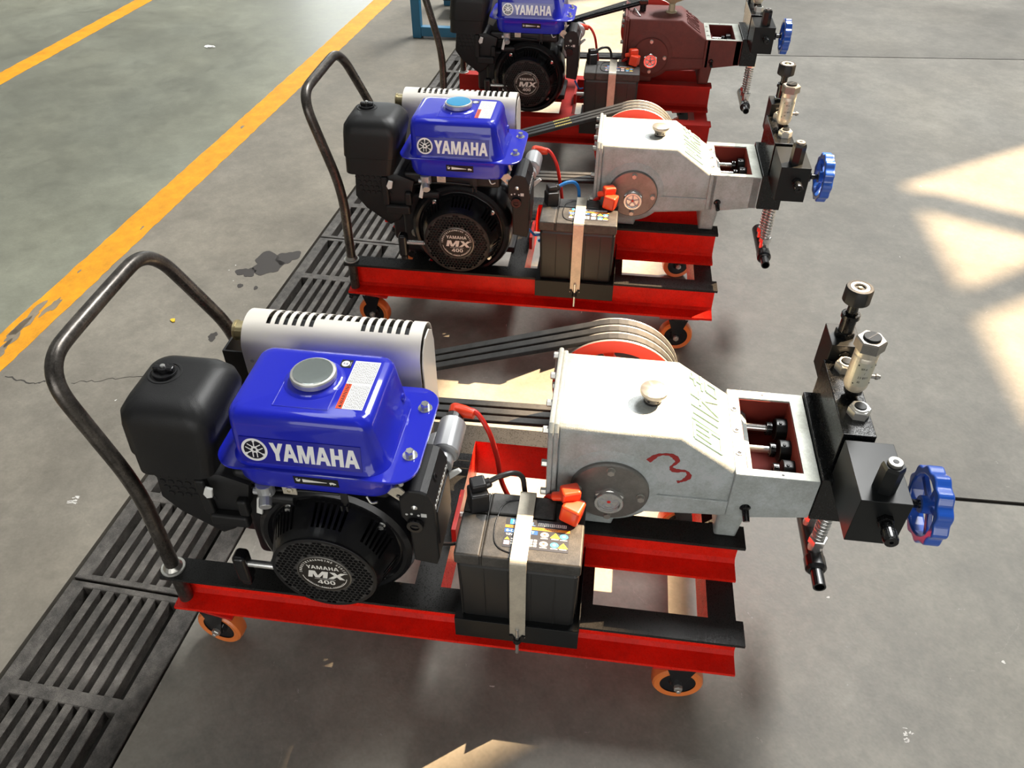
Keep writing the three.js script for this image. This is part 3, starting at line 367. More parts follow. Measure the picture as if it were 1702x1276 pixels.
  part(shield, 'end_plate', plateX([[-0.993, 0.41], [-0.993, 0.568], [-1.003, 0.596], [-1.022, 0.611], [-1.05, 0.611], [-1.069, 0.596], [-1.079, 0.568], [-1.079, 0.41]], -0.287, -0.2845, 0.0008), M.shield); part(shield, 'end_plate', plateX([[-0.995, 0.47], [-0.995, 0.55], [-1.01, 0.585], [-1.06, 0.585], [-1.077, 0.55], [-1.077, 0.47]], -0.6, -0.598), M.shield); part(shield, 'bracket', [box(-0.64, -0.595, 0.42, 0.575, -0.992, -0.988, 0.001), box(-0.64, -0.636, 0.42, 0.575, -1.06, -0.988, 0.001)], M.engineBlack);
  part(shield, 'muffler', [cyl(0.040, 0.29, [-0.592, 0.57, -1.036], 'x', 28, 0.01)], M.engineBlack);
  part(shield, 'exhaust_pipe', [ring(0.013, 0.017, 0.028, [-0.626, 0.593, -1.026], 'x', 24), ring(0.016, 0.0185, 0.005, [-0.626, 0.593, -1.026], 'x', 24)], M.brass);
  part(shield, 'screw', [cyl(0.004, 0.002, [-0.587, 0.56, -0.9868], 'z', 12), cyl(0.004, 0.002, [-0.563, 0.545, -0.9868], 'z', 12)], M.zinc);
  // block, cylinder with fins, shaft and drive pulley
  const fins = []; for (let k = 0; k < 9; k++) fins.push(box(-0.585 + k * 0.012, -0.58 + k * 0.012, 0.31, 0.46, -0.98, -0.86, 0.002));
  part(t, 'crankcase', [box(-0.53, -0.29, 0.236, 0.43, -1.06, -0.88, 0.015, 2), box(-0.582, -0.50, 0.232, 0.42, -1.04, -0.822, 0.014, 2), box(-0.545, -0.275, 0.222, 0.240, -1.05, -0.875, 0.003), cyl(0.06, 0.03, [-0.41, 0.35, -1.06], '-z')], M.engineBlack);
  part(t, 'cylinder', [...fins, box(-0.622, -0.50, 0.25, 0.45, -1.075, -0.855, 0.012, 2)], M.engineBlack);
  part(t, 'valve_gear', mv([box(-0.56, -0.30, 0.43, 0.464, -0.97, -0.82, 0.01, 2), cyl(0.012, 0.05, [-0.515, 0.40, -0.83], 'x', 14), tube([[-0.55, 0.42, -0.83], [-0.5, 0.44, -0.81], [-0.44, 0.445, -0.81], [-0.38, 0.44, -0.815]], 0.003, 6)], 0, 0.036, 0.035), M.engineBlack);
  part(t, 'drive_pulley', [lathe([[0, 0], [0.047, 0], [0.05, 0.002], [0.041, 0.011], [0.05, 0.02], [0.05, 0.022], [0.041, 0.031], [0.05, 0.04], [0.05, 0.042], [0.041, 0.051], [0.05, 0.06], [0.05, 0.064], [0, 0.064]], [-0.41, 0.382, -1.108], '-z', 32), cyl(0.014, 0.07, [-0.41, 0.382, -1.05], '-z')], M.dullSteel);
  // fan housing and recoil starter
  const ax = -0.412, ay = 0.330;
  part(t, 'fan_housing', lathe([[0, -0.1], [0.135, -0.1], [0.139, -0.095], [0.139, -0.022], [0.134, -0.008], [0.126, -0.002], [0.119, -0.004], [0.114, -0.012], [0, -0.012]], [ax, ay, -0.786], 'z', 48), M.glossBlack);
  const angs = [], keepA = []; const sectors = 7; for (let s = 0; s < sectors; s++) { const a0 = s / sectors * 2 * PI; angs.push(a0); for (let k = 0; k < 6; k++) { angs.push(a0 + 0.30 + k * 0.096); angs.push(a0 + 0.30 + k * 0.096 + 0.05); } } angs.push(2 * PI);
  const rp = (a, v, s) => { const [r, z] = v < 0.12 ? [lerp(0.117, 0.112, v / 0.12), lerp(-0.800, -0.797, v / 0.12)] : v < 0.9 ? [lerp(0.112, 0.092, (v - 0.12) / 0.78), lerp(-0.797, -0.741, (v - 0.12) / 0.78)] : [lerp(0.092, 0.088, (v - 0.9) / 0.1), lerp(-0.741, -0.733, (v - 0.9) / 0.1)], rr = r - (1 - s) * 0.0035; return v3(ax + Math.cos(a) * rr, ay + Math.sin(a) * rr, z); };
  const rc = part(t, 'recoil_cover', gridShell(angs, [0, 0.12, 0.2, 0.4, 0.6, 0.78, 0.9, 1], rp, (i, j) => { const k = i % 13; return !(k > 0 && k % 2 === 1 && j >= 2 && j <= 4); }, 0.5), M.glossBlack);
  const hx = shape(Array.from({ length: 48 }, (_, i) => [Math.cos(i / 48 * 2 * PI) * 0.0885, Math.sin(i / 48 * 2 * PI) * 0.0885])); const holes = []; const p = 0.0085;
  for (let r = -13; r <= 13; r++) for (let q = -13; q <= 13; q++) { const x = (q + (r & 1) * 0.5) * p, y = r * p * 0.866, d = Math.hypot(x, y); if (d > 0.0815 || d < 0.050) continue; const h = new THREE.Path(); for (let k = 0; k < 6; k++) { const a = -(k + 0.5) * PI / 3; k ? h.lineTo(x + Math.cos(a) * 0.0043, y + Math.sin(a) * 0.0043) : h.moveTo(x + Math.cos(a) * 0.0043, y + Math.sin(a) * 0.0043); } h.closePath(); holes.push(h); }
  part(rc, 'honeycomb_grille', plateZ(hx, -0.004, 0, 0, holes).translate(ax, ay, -0.7285), M.grille); part(rc, 'grille_rim', ring(0.083, 0.0893, 0.005, [ax, ay, -0.733], 'z', 48), M.engineBlack);
  part(rc, 'rope_reel', lathe([[0, 0], [0.085, 0], [0.085, 0.018], [0, 0.018]], [ax, ay, -0.765], 'z', 36), M.engineBlack);
  const bd = new THREE.CircleGeometry(0.0445, 48).toNonIndexed().translate(ax, ay, -0.7268); part(rc, 'badge', bd, decal.badge, { keepUV: true, label: 'round bronze badge lettered YAMAHA MX 400' }); part(rc, 'badge_rim', lathe([[0.0, 0], [0.0465, 0], [0.0465, 0.0008], [0.045, 0.0016], [0.0, 0.0011]], [ax, ay, -0.7285], 'z', 48), M.dullSteel);
  for (const a of [2.25, 0.62, 3.6, 5.5]) part(rc, 'bolt', [cyl(0.007, 0.004, [ax + Math.cos(a) * 0.108, ay + Math.sin(a) * 0.108, -0.795], 'z', 12), hex(0.0055, 0.007, [ax + Math.cos(a) * 0.108, ay + Math.sin(a) * 0.108, -0.792], 'z')], M.chrome);
  part(t, 'starter_grip', [box(-0.576, -0.552, 0.272, 0.339, -0.758, -0.730, 0.008, 3), box(-0.572, -0.556, 0.260, 0.275, -0.752, -0.735, 0.003)], M.glossBlack); part(t, 'grip_rod', [cyl(0.0065, 0.05, [-0.556, 0.314, -0.7435], 'x', 14), cyl(0.005, 0.018, [-0.506, 0.314, -0.7435], 'x', 12)], M.chrome);
  part(t, 'drain_bolt', [hex(0.009, 0.01, [-0.548, 0.300, -0.821], 'z'), ring(0.004, 0.012, 0.003, [-0.548, 0.300, -0.822], 'z', 16)], M.bolt);
  part(t, 'fuel_cock', mv([cyl(0.014, 0.022, [-0.517, 0.448, -0.812], 'y', 14), cyl(0.010, 0.02, [-0.517, 0.448, -0.806], v3(0.3, -0.4, 1), 12), cyl(0.006, 0.03, [-0.535, 0.455, -0.808], 'x', 10)], 0.025, 0.035, 0.05), M.aluminium); part(t, 'fuel_lever', mv([plateZ([[-0.535, 0.405], [-0.527, 0.44], [-0.518, 0.446], [-0.511, 0.437], [-0.522, 0.42], [-0.526, 0.402]], -0.795, -0.789, 0.0015)], 0.024, 0.043, 0.042), M.white);
  part(t, 'bracket', mv([box(-0.478, -0.455, 0.437, 0.46, -0.806, -0.803, 0.001), ring(0.003, 0.006, 0.003, [-0.466, 0.448, -0.803], 'z', 14)], 0.016, 0.052, 0.045), M.stainless); part(t, 'cable_clip', mv([box(-0.376, -0.364, 0.43, 0.462, -0.80, -0.797, 0.001), box(-0.376, -0.373, 0.425, 0.437, -0.797, -0.79, 0.0005), box(-0.367, -0.364, 0.425, 0.437, -0.797, -0.79, 0.0005)], 0.007, 0.046, 0.04), M.engineBlack);
  part(t, 'throttle_bracket', mv([plateZ([[-0.325, 0.468], [-0.30, 0.478], [-0.272, 0.448], [-0.282, 0.43]], -0.806, -0.803, 0.0005, [circle(-0.301, 0.458, 0.0045)])], 0.022, 0.042, 0.035), M.stainless); part(t, 'spring', mv([tube([[-0.345, 0.462, -0.80], [-0.338, 0.452, -0.797], [-0.328, 0.455, -0.797]], 0.002, 6), cyl(0.004, 0.02, [-0.29, 0.487, -0.808], v3(-0.3, 1, 0), 10)], 0.02, 0.045, 0.045), M.zinc);
  // control box with ignition key switch
  const cb = part(t, 'control_box', mv([plateZ([[-0.278, 0.30], [-0.240, 0.294], [-0.2355, 0.31], [-0.2355, 0.445], [-0.246, 0.468], [-0.256, 0.4725], [-0.274, 0.4725], [-0.291, 0.45], [-0.291, 0.41], [-0.280, 0.392]], -0.905, -0.80, 0.003), box(-0.2365, -0.2335, 0.34, 0.418, -0.90, -0.81, 0.001)], 0.013, 0.047, 0.037), M.plastic);
  part(cb, 'key_switch', mv([ring(0.0075, 0.0135, 0.009, [-0.268, 0.398, -0.80], 'z', 24), cyl(0.008, 0.007, [-0.268, 0.398, -0.80], 'z', 20), box(-0.2735, -0.2625, 0.3968, 0.3995, -0.794, -0.7915, 0.0004)], 0.013, 0.047, 0.037), M.glossBlack); part(cb, 'indicator', mv([lathe([[0.005, 0], [0.005, 0.002], [0, 0.005]], [-0.267, 0.437, -0.80], 'z', 14)], 0.013, 0.047, 0.037), M.chrome);
  part(cb, 'print', mv([...[-0.281, -0.273, -0.262].map((x, i) => cyl(0.0022, 0.0006, [x, 0.418 + (i % 2) * 0.002, -0.7998], 'z', 10, 0)), box(-0.258, -0.249, 0.415, 0.423, -0.8002, -0.7993, 0)], 0.013, 0.047, 0.037), M.silverPrint); part(cb, 'lanyard_hole', mv([ring(0.003, 0.006, 0.001, [-0.2415, 0.462, -0.845], v3(0.9, 0.44, 0), 16)], 0.013, 0.047, 0.037), M.engineBlack);
  const st = []; for (let k = 0; k < 11; k++) st.push(box(-0.2356, -0.2346, 0.430 + (k % 2) * 0.003, 0.438 + (k % 2) * 0.002, -0.895 + k * 0.0085, -0.8905 + k * 0.0085, 0)); part(cb, 'serial_print', mv(st, 0.013, 0.047, 0.037), M.silverPrint);
  // electric starter motor with solenoid
  const sm = part(t, 'starter_motor', mv([cyl(0.0235, 0.075, [-0.237, 0.447, -0.99], 'z', 28, 0.003), cyl(0.019, 0.03, [-0.24, 0.44, -0.925], 'z', 20), cyl(0.028, 0.14, [-0.262, 0.39, -1.0], 'z', 28, 0.004), box(-0.262, -0.232, 0.385, 0.44, -0.90, -0.875, 0.006, 2)], 0.006, 0.032, 0.031), M.aluminium);
  part(sm, 'solenoid_cap', mv([cyl(0.0165, 0.016, [-0.237, 0.449, -1.004], 'z', 22)], 0.006, 0.032, 0.031), M.rubberBlack); part(sm, 'white_lever', mv([plateZ([[-0.234, 0.416], [-0.212, 0.430], [-0.207, 0.425], [-0.228, 0.404]], -0.905, -0.899, 0.001)], 0.006, 0.032, 0.031), M.white); part(sm, 'terminal', mv([hex(0.006, 0.008, [-0.237, 0.452, -1.008], '-z')], 0.006, 0.032, 0.031), M.bolt);
  return t;
}
// ---------------------------------------------------------------- three-plunger pump
const PUMP = [0.15, 0.334, -0.985];
const brush = (pts, w) => { const a = [], b = []; pts.forEach(([x, y], i) => { const [px, py] = pts[Math.max(0, i - 1)], [nx, ny] = pts[Math.min(pts.length - 1, i + 1)], l = Math.hypot(nx - px, ny - py), ww = w * (0.8 + 0.3 * Math.sin(i * 0.35 + 0.9) + 0.12 * Math.sin(i * 1.7)) / 2; a.push([x - (ny - py) / l * ww, y + (nx - px) / l * ww]); b.push([x + (ny - py) / l * ww, y - (nx - px) / l * ww]); }); return [...a, ...b.reverse()]; };
const spline = (pts, n) => new THREE.CatmullRomCurve3(pts.map(([x, y]) => v3(x, y, 0))).getPoints(n).map((p) => [p.x, p.y]);
function makePump(label, o = {}) {
  const t = thing('plunger_pump', PUMP, label, 'pump', 'plunger pumps on the three carts');
  const body = o.body ?? M.pump;
  // cast crankcase: side outline pushed across the cart
  const cc = part(t, 'crankcase', [plateZ([[-0.046, 0.334], [0.058, 0.334], [0.062, 0.352], [0.085, 0.374], [0.232, 0.388], [0.236, 0.334], [0.274, 0.334], [0.281, 0.396], [0.281, 0.465], [0.244, 0.5], [0.150, 0.5635], [-0.046, 0.5635]], -1.083, -0.885, 0.011, [], 3)], body);
  part(cc, 'lower_ledge', plateZ([[0.02, 0.430], [0.374, 0.432], [0.374, 0.414], [0.281, 0.399], [0.1, 0.384], [0.05, 0.384]], -0.89, -0.8815, 0.003), body);
  part(cc, 'bearing_boss', lathe([[0, 0], [0.088, 0], [0.080, 0.005], [0.070, 0.0075], [0, 0.0075]], [0.045, 0.438, -0.888], 'z', 48), body);
  if (o.number) part(cc, 'painted_number', plateZ(brush(spline([[0.103, 0.507], [0.118, 0.523], [0.138, 0.525], [0.149, 0.513], [0.141, 0.497], [0.147, 0.491], [0.166, 0.491], [0.172, 0.480], [0.163, 0.468], [0.155, 0.464]], 70), 0.0085), -0.8852, -0.8845), M.brushRed, { label: 'hand-brushed red number 3' });
  // raised foundry characters on the sloping face (written across the cart)
  const e = v3(0.093, -0.063, 0).normalize(), nrm = v3(0.063, 0.093, 0).normalize(), L = [];
  const stroke = (u0, w0, u1, w1, wd = 0.0048) => { const P = (u, w) => v3(0.158, 0.5575, -0.905).addScaledVector(e, w).add(v3(0, 0, -u)), a = P(u0, w0), b = P(u1, w1), d = b.clone().sub(a), l = d.length(), g = flat(new THREE.BoxGeometry(l, 0.006, wd)); const X = d.normalize(), Z = X.clone().cross(nrm).normalize(); g.applyMatrix4(new THREE.Matrix4().makeBasis(X, nrm, Z)).translate(...a.clone().add(b).multiplyScalar(0.5).addScaledVector(nrm, 0.0002).toArray()); L.push(g); };
  const glyph = (u, list) => list.forEach(([a, b, c, d]) => stroke(u + a * 0.036, 0.012 + b * 0.062, u + c * 0.036, 0.012 + d * 0.062));   // a, c across 0..1; b, d from top 0 to bottom 1
  glyph(0.0, [[0, 0.05, 0, 1], [1, 0.05, 1, 1], [0, 0.05, 1, 0.05], [0, 1, 1, 1], [0.36, 0.05, 0.28, 0.65], [0.64, 0.05, 0.64, 0.6], [0.64, 0.6, 0.95, 0.6]]);
  glyph(0.043, [[0.08, 0, 0, 1], [0.5, 0.06, 0.5, 0.95], [1, 0, 1, 1]]);
  glyph(0.087, [[0, 0.33, 1, 0.33], [0.5, 0, 0.45, 0.4], [0.45, 0.4, 0, 1], [0.5, 0.4, 1, 1]]);
  glyph(0.130, [[0.1, 0.2, 0.9, 0.1], [0.5, 0, 0.5, 0.5], [0, 0.45, 1, 0.4], [0.2, 0.6, 0.85, 0.6], [0.2, 0.6, 0.15, 1], [0.85, 0.6, 0.85, 1], [0.2, 0.98, 0.85, 0.98]]);
  part(cc, 'raised_characters', L, o.body ? body : M.pumpGreen);
  // left end cover with bolts
  const lc = part(t, 'end_cover', [plateX([[-1.092, 0.335], [-1.092, 0.56], [-1.08, 0.572], [-0.886, 0.572], [-0.874, 0.56], [-0.874, 0.335]], -0.061, -0.052, 0.0035), plateX([[-1.088, 0.335], [-1.088, 0.557], [-1.078, 0.568], [-0.888, 0.568], [-0.878, 0.557], [-0.878, 0.335]], -0.0525, -0.044, 0.003)], body);
  for (const [y, z] of [[0.553, -1.08], [0.556, -1.02], [0.555, -0.95], [0.553, -0.888], [0.48, -0.884], [0.41, -0.884], [0.36, -0.884], [0.48, -1.082]]) part(lc, 'bolt', hex(0.0065, 0.010, [-0.0605, y, z], '-x'), M.bolt);
  // bearing cover with oil sight glass
  const bc = part(t, 'bearing_cover', lathe([[0, 0], [0.0645, 0], [0.0665, 0.002], [0.0665, 0.007], [0.064, 0.0095], [0, 0.0095]], [0.046, 0.435, -0.882], 'z', 56), o.cover ?? M.dullSteel);
  for (const [x, y] of [[0.045, 0.489], [0.099, 0.432], [0.047, 0.381], [-0.007, 0.438]]) part(bc, 'bolt', [cyl(0.0072, 0.002, [x, y, -0.8728], 'z', 14), hex(0.0066, 0.007, [x, y, -0.8715], 'z')], M.bolt);
  const sg = part(bc, 'sight_ring', [hex(0.0275, 0.007, [0.047, 0.42, -0.8728], 'z'), ring(0.0195, 0.0245, 0.0125, [0.047, 0.42, -0.8728], 'z', 36)], M.chrome);
  part(bc, 'sight_glass', cyl(0.0195, 0.004, [0.047, 0.42, -0.870], 'z', 30), M.glass); const star = [ring(0.0155, 0.0185, 0.001, [0.047, 0.42, -0.8662], 'z', 30), cyl(0.0055, 0.001, [0.047, 0.42, -0.8662], 'z', 16)]; for (let k = 0; k < 5; k++) { const a = k * PI * 0.4 + PI / 2; star.push(box(0.004, 0.017, -0.0022, 0.0022, -0.0005, 0.0005, 0).rotateZ(a).translate(0.047, 0.42, -0.8657)); } part(bc, 'sight_star', star, M.aluminium); part(bc, 'sight_dot', cyl(0.0032, 0.0008, [0.047, 0.42, -0.8652], 'z', 14), M.signalRed);
  if (!o.funnel) { const br = part(t, 'breather_cap', lathe([[0, 0], [0.0125, 0], [0.0125, 0.004], [0.0142, 0.005], [0.0155, 0.011], [0.0195, 0.0165], [0.0225, 0.020], [0.023, 0.0235], [0.0225, 0.0268], [0.021, 0.0275], [0, 0.0278]], [0.1035, 0.563, -0.968], 'y', 40), M.machined);
    part(br, 'vent_hole', [-0.5, 0.55, 1.7, 2.9, 4.2].map((a) => cyl(0.0024, 0.0018, [0.1035 + Math.sin(a) * 0.0142, 0.5725, -0.968 + Math.cos(a) * 0.0142], v3(Math.sin(a), -0.2, Math.cos(a)), 10)), M.engineBlack); part(br, 'seal', ring(0.010, 0.0148, 0.0035, [0.1035, 0.5632, -0.968], 'y', 24), M.rubberBlack);
  } else {
    const fu = part(t, 'oil_filler', [lathe([[0, 0], [0.021, 0], [0.021, 0.004], [0.012, 0.006], [0.011, 0.03], [0.016, 0.036], [0.05, 0.052], [0.058, 0.06], [0.058, 0.085], [0.05, 0.095], [0, 0.098]], [0.11, 0.563, -0.985], 'y', 36)], M.tan);
    part(t, 'guard_clamp', [cyl(0.012, 0.03, [0.003, 0.563, -0.985], 'y', 16), box(-0.014, 0.02, 0.588, 0.604, -1.0, -0.97, 0.003)], M.blackSteel); part(t, 'guard_rod', tube([[-0.29, 0.50, -1.01], [0.0, 0.594, -0.985]], 0.0085, 10, false), M.blackSteel); part(t, 'clip', tube([[-0.03, 0.565, -0.975], [-0.028, 0.578, -0.96], [-0.012, 0.57, -0.92], [-0.005, 0.566, -0.91]], 0.0028, 6), M.chrome);
  }
  part(t, 'drain_cock', [lathe([[0, 0], [0.0095, 0], [0.0095, 0.006], [0.006, 0.009], [0.0055, 0.028], [0, 0.028]], [0.272, 0.425, -0.884], v3(0.12, -0.55, 1), 16)], M.blackSteel);
  // plunger box, open at the top
  const pb = part(t, 'plunger_box', [box(0.243, 0.262, 0.40, 0.501, -1.089, -0.879, 0.002), box(0.352, 0.376, 0.413, 0.501, -1.089, -0.879, 0.002), plateZ([[0.25, 0.501], [0.374, 0.501], [0.374, 0.414], [0.28, 0.40], [0.25, 0.40]], -0.8955, -0.879, 0.0015), plateZ([[0.25, 0.501], [0.374, 0.501], [0.374, 0.414], [0.28, 0.40], [0.25, 0.40]], -1.089, -1.068, 0.0015)], body);
  part(pb, 'machined_face', [box(0.244, 0.2625, 0.5005, 0.5014, -1.088, -0.88, 0), box(0.3515, 0.375, 0.5005, 0.5014, -1.088, -0.88, 0), box(0.262, 0.352, 0.5005, 0.5014, -1.088, -1.0685, 0), box(0.262, 0.352, 0.5005, 0.5014, -0.895, -0.88, 0)], M.milled);
  const bh = [];
  for (const z of [-1.036, -0.982, -0.928]) { const s = part(pb, 'socket_screw', [ring(0.0034, 0.0062, 0.0022, [0.2525, 0.5006, z], 'y', 20)], M.bolt); bh.push(cyl(0.0034, 0.0012, [0.2525, 0.5008, z], 'y', 6)); }
  bh.push(cyl(0.0024, 0.0008, [0.305, 0.5008, -1.0795], 'y', 12), cyl(0.0024, 0.0008, [0.318, 0.5008, -0.887], 'y', 12)); part(pb, 'screw_hole', bh, M.engineBlack);
  part(pb, 'lining', [box(0.258, 0.356, 0.415, 0.42, -1.07, -0.893, 0), box(0.2615, 0.264, 0.418, 0.4985, -1.07, -0.893, 0), box(0.350, 0.3525, 0.418, 0.4985, -1.07, -0.893, 0), box(0.26, 0.354, 0.418, 0.4985, -1.0685, -1.066, 0), box(0.26, 0.354, 0.418, 0.4985, -0.8965, -0.8945, 0)], M.interior);
  [-1.042, -0.988, -0.940].forEach((z, i) => { part(pb, 'plunger', i === 2 ? [cyl(0.011, 0.022, [0.262, 0.457, z + 0.018], 'x', 20)] : [cyl(0.0062, 0.055, [0.262, 0.457, z], 'x', 18), cyl(0.0075, 0.010, [0.265, 0.457, z], 'x', 14)], M.chrome); part(pb, 'collar', [ring(0.005, 0.0125, 0.010, [0.316, 0.457, z], 'x', 22)], M.blackSteel); part(pb, 'gland_nut', cyl(0.0195, 0.020, [0.331, 0.457, z], 'x', 26), M.blackFine); part(pb, 'pin_hole', [cyl(0.0028, 0.001, [0.321, 0.4688, z + 0.004], 'y', 10), cyl(0.003, 0.001, [0.338, 0.476, z + 0.004], 'y', 10)], M.engineBlack); });
  // fluid end: head, valve bar, blocks
  const B = M.blackSteel;
  part(t, 'fluid_head', [box(0.377, 0.436, 0.412, 0.508, -1.092, -0.879, 0.0015)], B);
  const bar = part(t, 'valve_bar', [box(0.392, 0.442, 0.50, 0.586, -1.09, -0.905, 0.0012)], B);
  for (const z of [-0.954, -1.066]) { part(bar, 'valve_nut', [hex(0.0175, 0.016, [0.4225, 0.585, z], 'y', 0.4), ring(0.008, 0.0135, 0.018, [0.4225, 0.585, z], 'y', 24)], M.zinc); part(bar, 'valve_plug', [cyl(0.0095, 0.019, [0.4225, 0.586, z], 'y', 20)], M.blackFine); }
  const fb = part(t, 'outlet_block', [box(0.394, 0.466, 0.492, 0.582, -0.897, -0.775, 0.001)], M.blackFine);
  part(fb, 'tall_nut', [hex(0.0165, 0.05, [0.431, 0.582, -0.803], 'y', 0.2)], M.blackFine); part(fb, 'bush', [ring(0.0035, 0.0105, 0.006, [0.431, 0.631, -0.803], 'y', 24)], M.dullSteel); part(fb, 'bush_hole', cyl(0.0042, 0.0015, [0.431, 0.6362, -0.803], 'y', 16), M.engineBlack);
  part(fb, 'hose_nipple', [hex(0.0125, 0.010, [0.437, 0.546, -0.776], 'z', 0.3), lathe([[0, 0], [0.0085, 0], [0.0085, 0.012], [0.0108, 0.014], [0.0108, 0.030], [0.0095, 0.034], [0.003, 0.034], [0.003, 0.03], [0, 0.03]], [0.437, 0.546, -0.767], 'z', 22)], B);
  const rb = part(t, 'gauge_block', [box(0.399, 0.449, 0.528, 0.615, -1.156, -1.092, 0.0012)], M.blackFine); part(rb, 'plug', [cyl(0.010, 0.003, [0.425, 0.594, -1.0925], 'z', 18)], B);
  part(rb, 'gauge_saver', [hex(0.0165, 0.010, [0.424, 0.615, -1.124], 'y'), cyl(0.0125, 0.034, [0.424, 0.622, -1.124], 'y', 24), ring(0.010, 0.0155, 0.009, [0.424, 0.652, -1.124], 'y', 26), cyl(0.0088, 0.03, [0.424, 0.655, -1.124], 'y', 20), cyl(0.0115, 0.006, [0.424, 0.679, -1.124], 'y', 22)], B);
  part(rb, 'adjusting_knob', lathe([[0, 0], [0.020, 0], [0.0222, 0.002], [0.0222, 0.026], [0.0208, 0.0285], [0.0165, 0.0290], [0.0155, 0.028], [0.0085, 0.028], [0.008, 0.026], [0, 0.026]], [0.424, 0.685, -1.124], 'y', 40), M.plastic); part(rb, 'dial_ring', ring(0.0105, 0.0155, 0.0012, [0.424, 0.7128, -1.124], 'y', 36), M.silverPrint); part(rb, 'dial_screw', cyl(0.0038, 0.0025, [0.424, 0.711, -1.124], 'y', 14), M.brass);
  const rv = part(t, 'relief_valve', [lathe([[0, 0], [0.0135, 0], [0.0165, 0.005], [0.0185, 0.011], [0.0185, 0.068], [0.0175, 0.070], [0.0185, 0.072], [0.0185, 0.088], [0, 0.088]], [0.4205, 0.602, -1.0], 'y', 34)], M.stainless);
  part(rv, 'base_nut', [cyl(0.0095, 0.02, [0.4205, 0.583, -1.0], 'y', 18), hex(0.0145, 0.007, [0.4205, 0.594, -1.0], 'y')], B); part(rv, 'lock_nut', hex(0.0232, 0.018, [0.4205, 0.684, -1.0], 'y', 0.25), M.dullSteel);
  part(rv, 'slotted_cap', [cyl(0.0135, 0.005, [0.4205, 0.701, -1.0], 'y', 26)], M.blackFine); part(rv, 'slot', box(0.4085, 0.4325, 0.7055, 0.7064, -0.0012, 0.0012, 0).translate(-0.4205, 0, 0).rotateY(0.75).translate(0.4205, 0, -1.0), M.engineBlack); part(rv, 'grease_nipple', [cyl(0.0035, 0.016, [0.438, 0.628, -1.0], 'x', 12), cyl(0.005, 0.005, [0.446, 0.628, -1.0], 'x', 12)], M.dullSteel);
  const wrap = new THREE.CylinderGeometry(0.0188, 0.0188, 0.046, 24, 1, true, -0.75, 1.75).toNonIndexed().translate(0.4205, 0.642, -1.0); part(rv, 'foil_label', wrap, decalValve, { keepUV: true, label: 'pale foil label with dark stamped figures' });
  const dots = []; for (let k = 0; k < 4; k++) dots.push(cyl(0.0013, 0.0008, [0.4205 + Math.sin(0.9 - (k % 2) * 1.5) * 0.0188, 0.624 + (k >> 1) * 0.036, -1.0 + Math.cos(0.9 - (k % 2) * 1.5) * 0.0188], v3(Math.sin(0.9 - (k % 2) * 1.5), 0, Math.cos(0.9 - (k % 2) * 1.5)), 8)); part(rv, 'label_pin', dots, M.engineBlack);
  // blue lobed handwheel on a spindle
  const hw = part(t, 'spindle', [cyl(0.0065, 0.05, [0.464, 0.543, -0.815], 'x', 18), hex(0.0125, 0.014, [0.464, 0.543, -0.815], 'x')], B);
  const rim = new THREE.Shape(); for (let i = 0; i <= 120; i++) { const a = i / 120 * 2 * PI, r = 0.0575 + 0.0024 * Math.cos(a * 12), q = [Math.cos(a) * r, Math.sin(a) * r]; i ? rim.lineTo(...q) : rim.moveTo(...q); }
  rim.holes.push(circle(0, 0, 0.0452, 48));
  const turn = (g) => g.rotateY(PI / 2).translate(0.497, 0.543, -0.815);
  part(hw, 'handwheel', [turn(plateZ(rim, 0, 0.0235, 0.003, [], 3)), ...[0, 1, 2, 3, 4].map((k) => turn(box(0.010, 0.0465, -0.0048, 0.0048, 0.010, 0.0175, 0.0015).rotateZ(k * PI * 0.4 + 0.3))), cyl(0.0135, 0.02, [0.4955, 0.543, -0.815], 'x', 24)], M.wheelBlue); part(hw, 'wheel_nut', hex(0.007, 0.007, [0.514, 0.543, -0.815], 'x'), M.zinc);
  // delivery line under the head
  const ol = part(t, 'outlet_pipe', [lathe([[0, 0], [0.016, 0.001], [0.0175, 0.004], [0.0175, 0.14], [0.019, 0.143], [0.019, 0.165], [0.015, 0.17], [0.0115, 0.171], [0.0115, 0.205], [0.0085, 0.205], [0.0085, 0.17], [0, 0.168]], [0.434, 0.249, -1.07], 'z', 32)], M.glossBlack);
  for (const [z, k] of [[-0.942, 0], [-1.0, 1]]) { part(t, 'connector', [hex(0.0165, 0.015, [0.434, 0.279, z], 'y', 0.5), hex(0.0165, 0.015, [0.431, 0.392, z], 'y', 0.2), cyl(0.0085, 0.13, [0.433, 0.265, z], 'y', 16), cyl(0.013, 0.02, [0.434, 0.26, z], 'y', 18)], M.chrome); const sp = []; for (let i = 0; i <= 176; i++) { const a = i / 16 * 2 * PI; sp.push([0.4325 + Math.cos(a) * 0.0105, 0.296 + i / 176 * 0.095, z + Math.sin(a) * 0.0105]); } part(t, 'spring', tube(sp, 0.0023, 5, true, 352), M.chrome); }
  // grooved flywheel on the far side
  const FW = [0.045, 0.46], wheelProf = []; const zw = (k) => -1.105 - k; [[0.099, 0], [0.117, 0], [0.118, 0.003], [0.1175, 0.004], [0.106, 0.008], [0.106, 0.018], [0.1175, 0.022], [0.1175, 0.026], [0.106, 0.030], [0.106, 0.040], [0.1175, 0.044], [0.1175, 0.048], [0.106, 0.052], [0.106, 0.062], [0.1175, 0.066], [0.118, 0.068], [0.117, 0.07], [0.099, 0.07], [0.099, 0]].forEach((p) => wheelProf.push(p));
  const fw = part(t, 'flywheel', lathe(wheelProf, [FW[0], FW[1], -1.1055], '-z', 64, 0.35), M.groove);
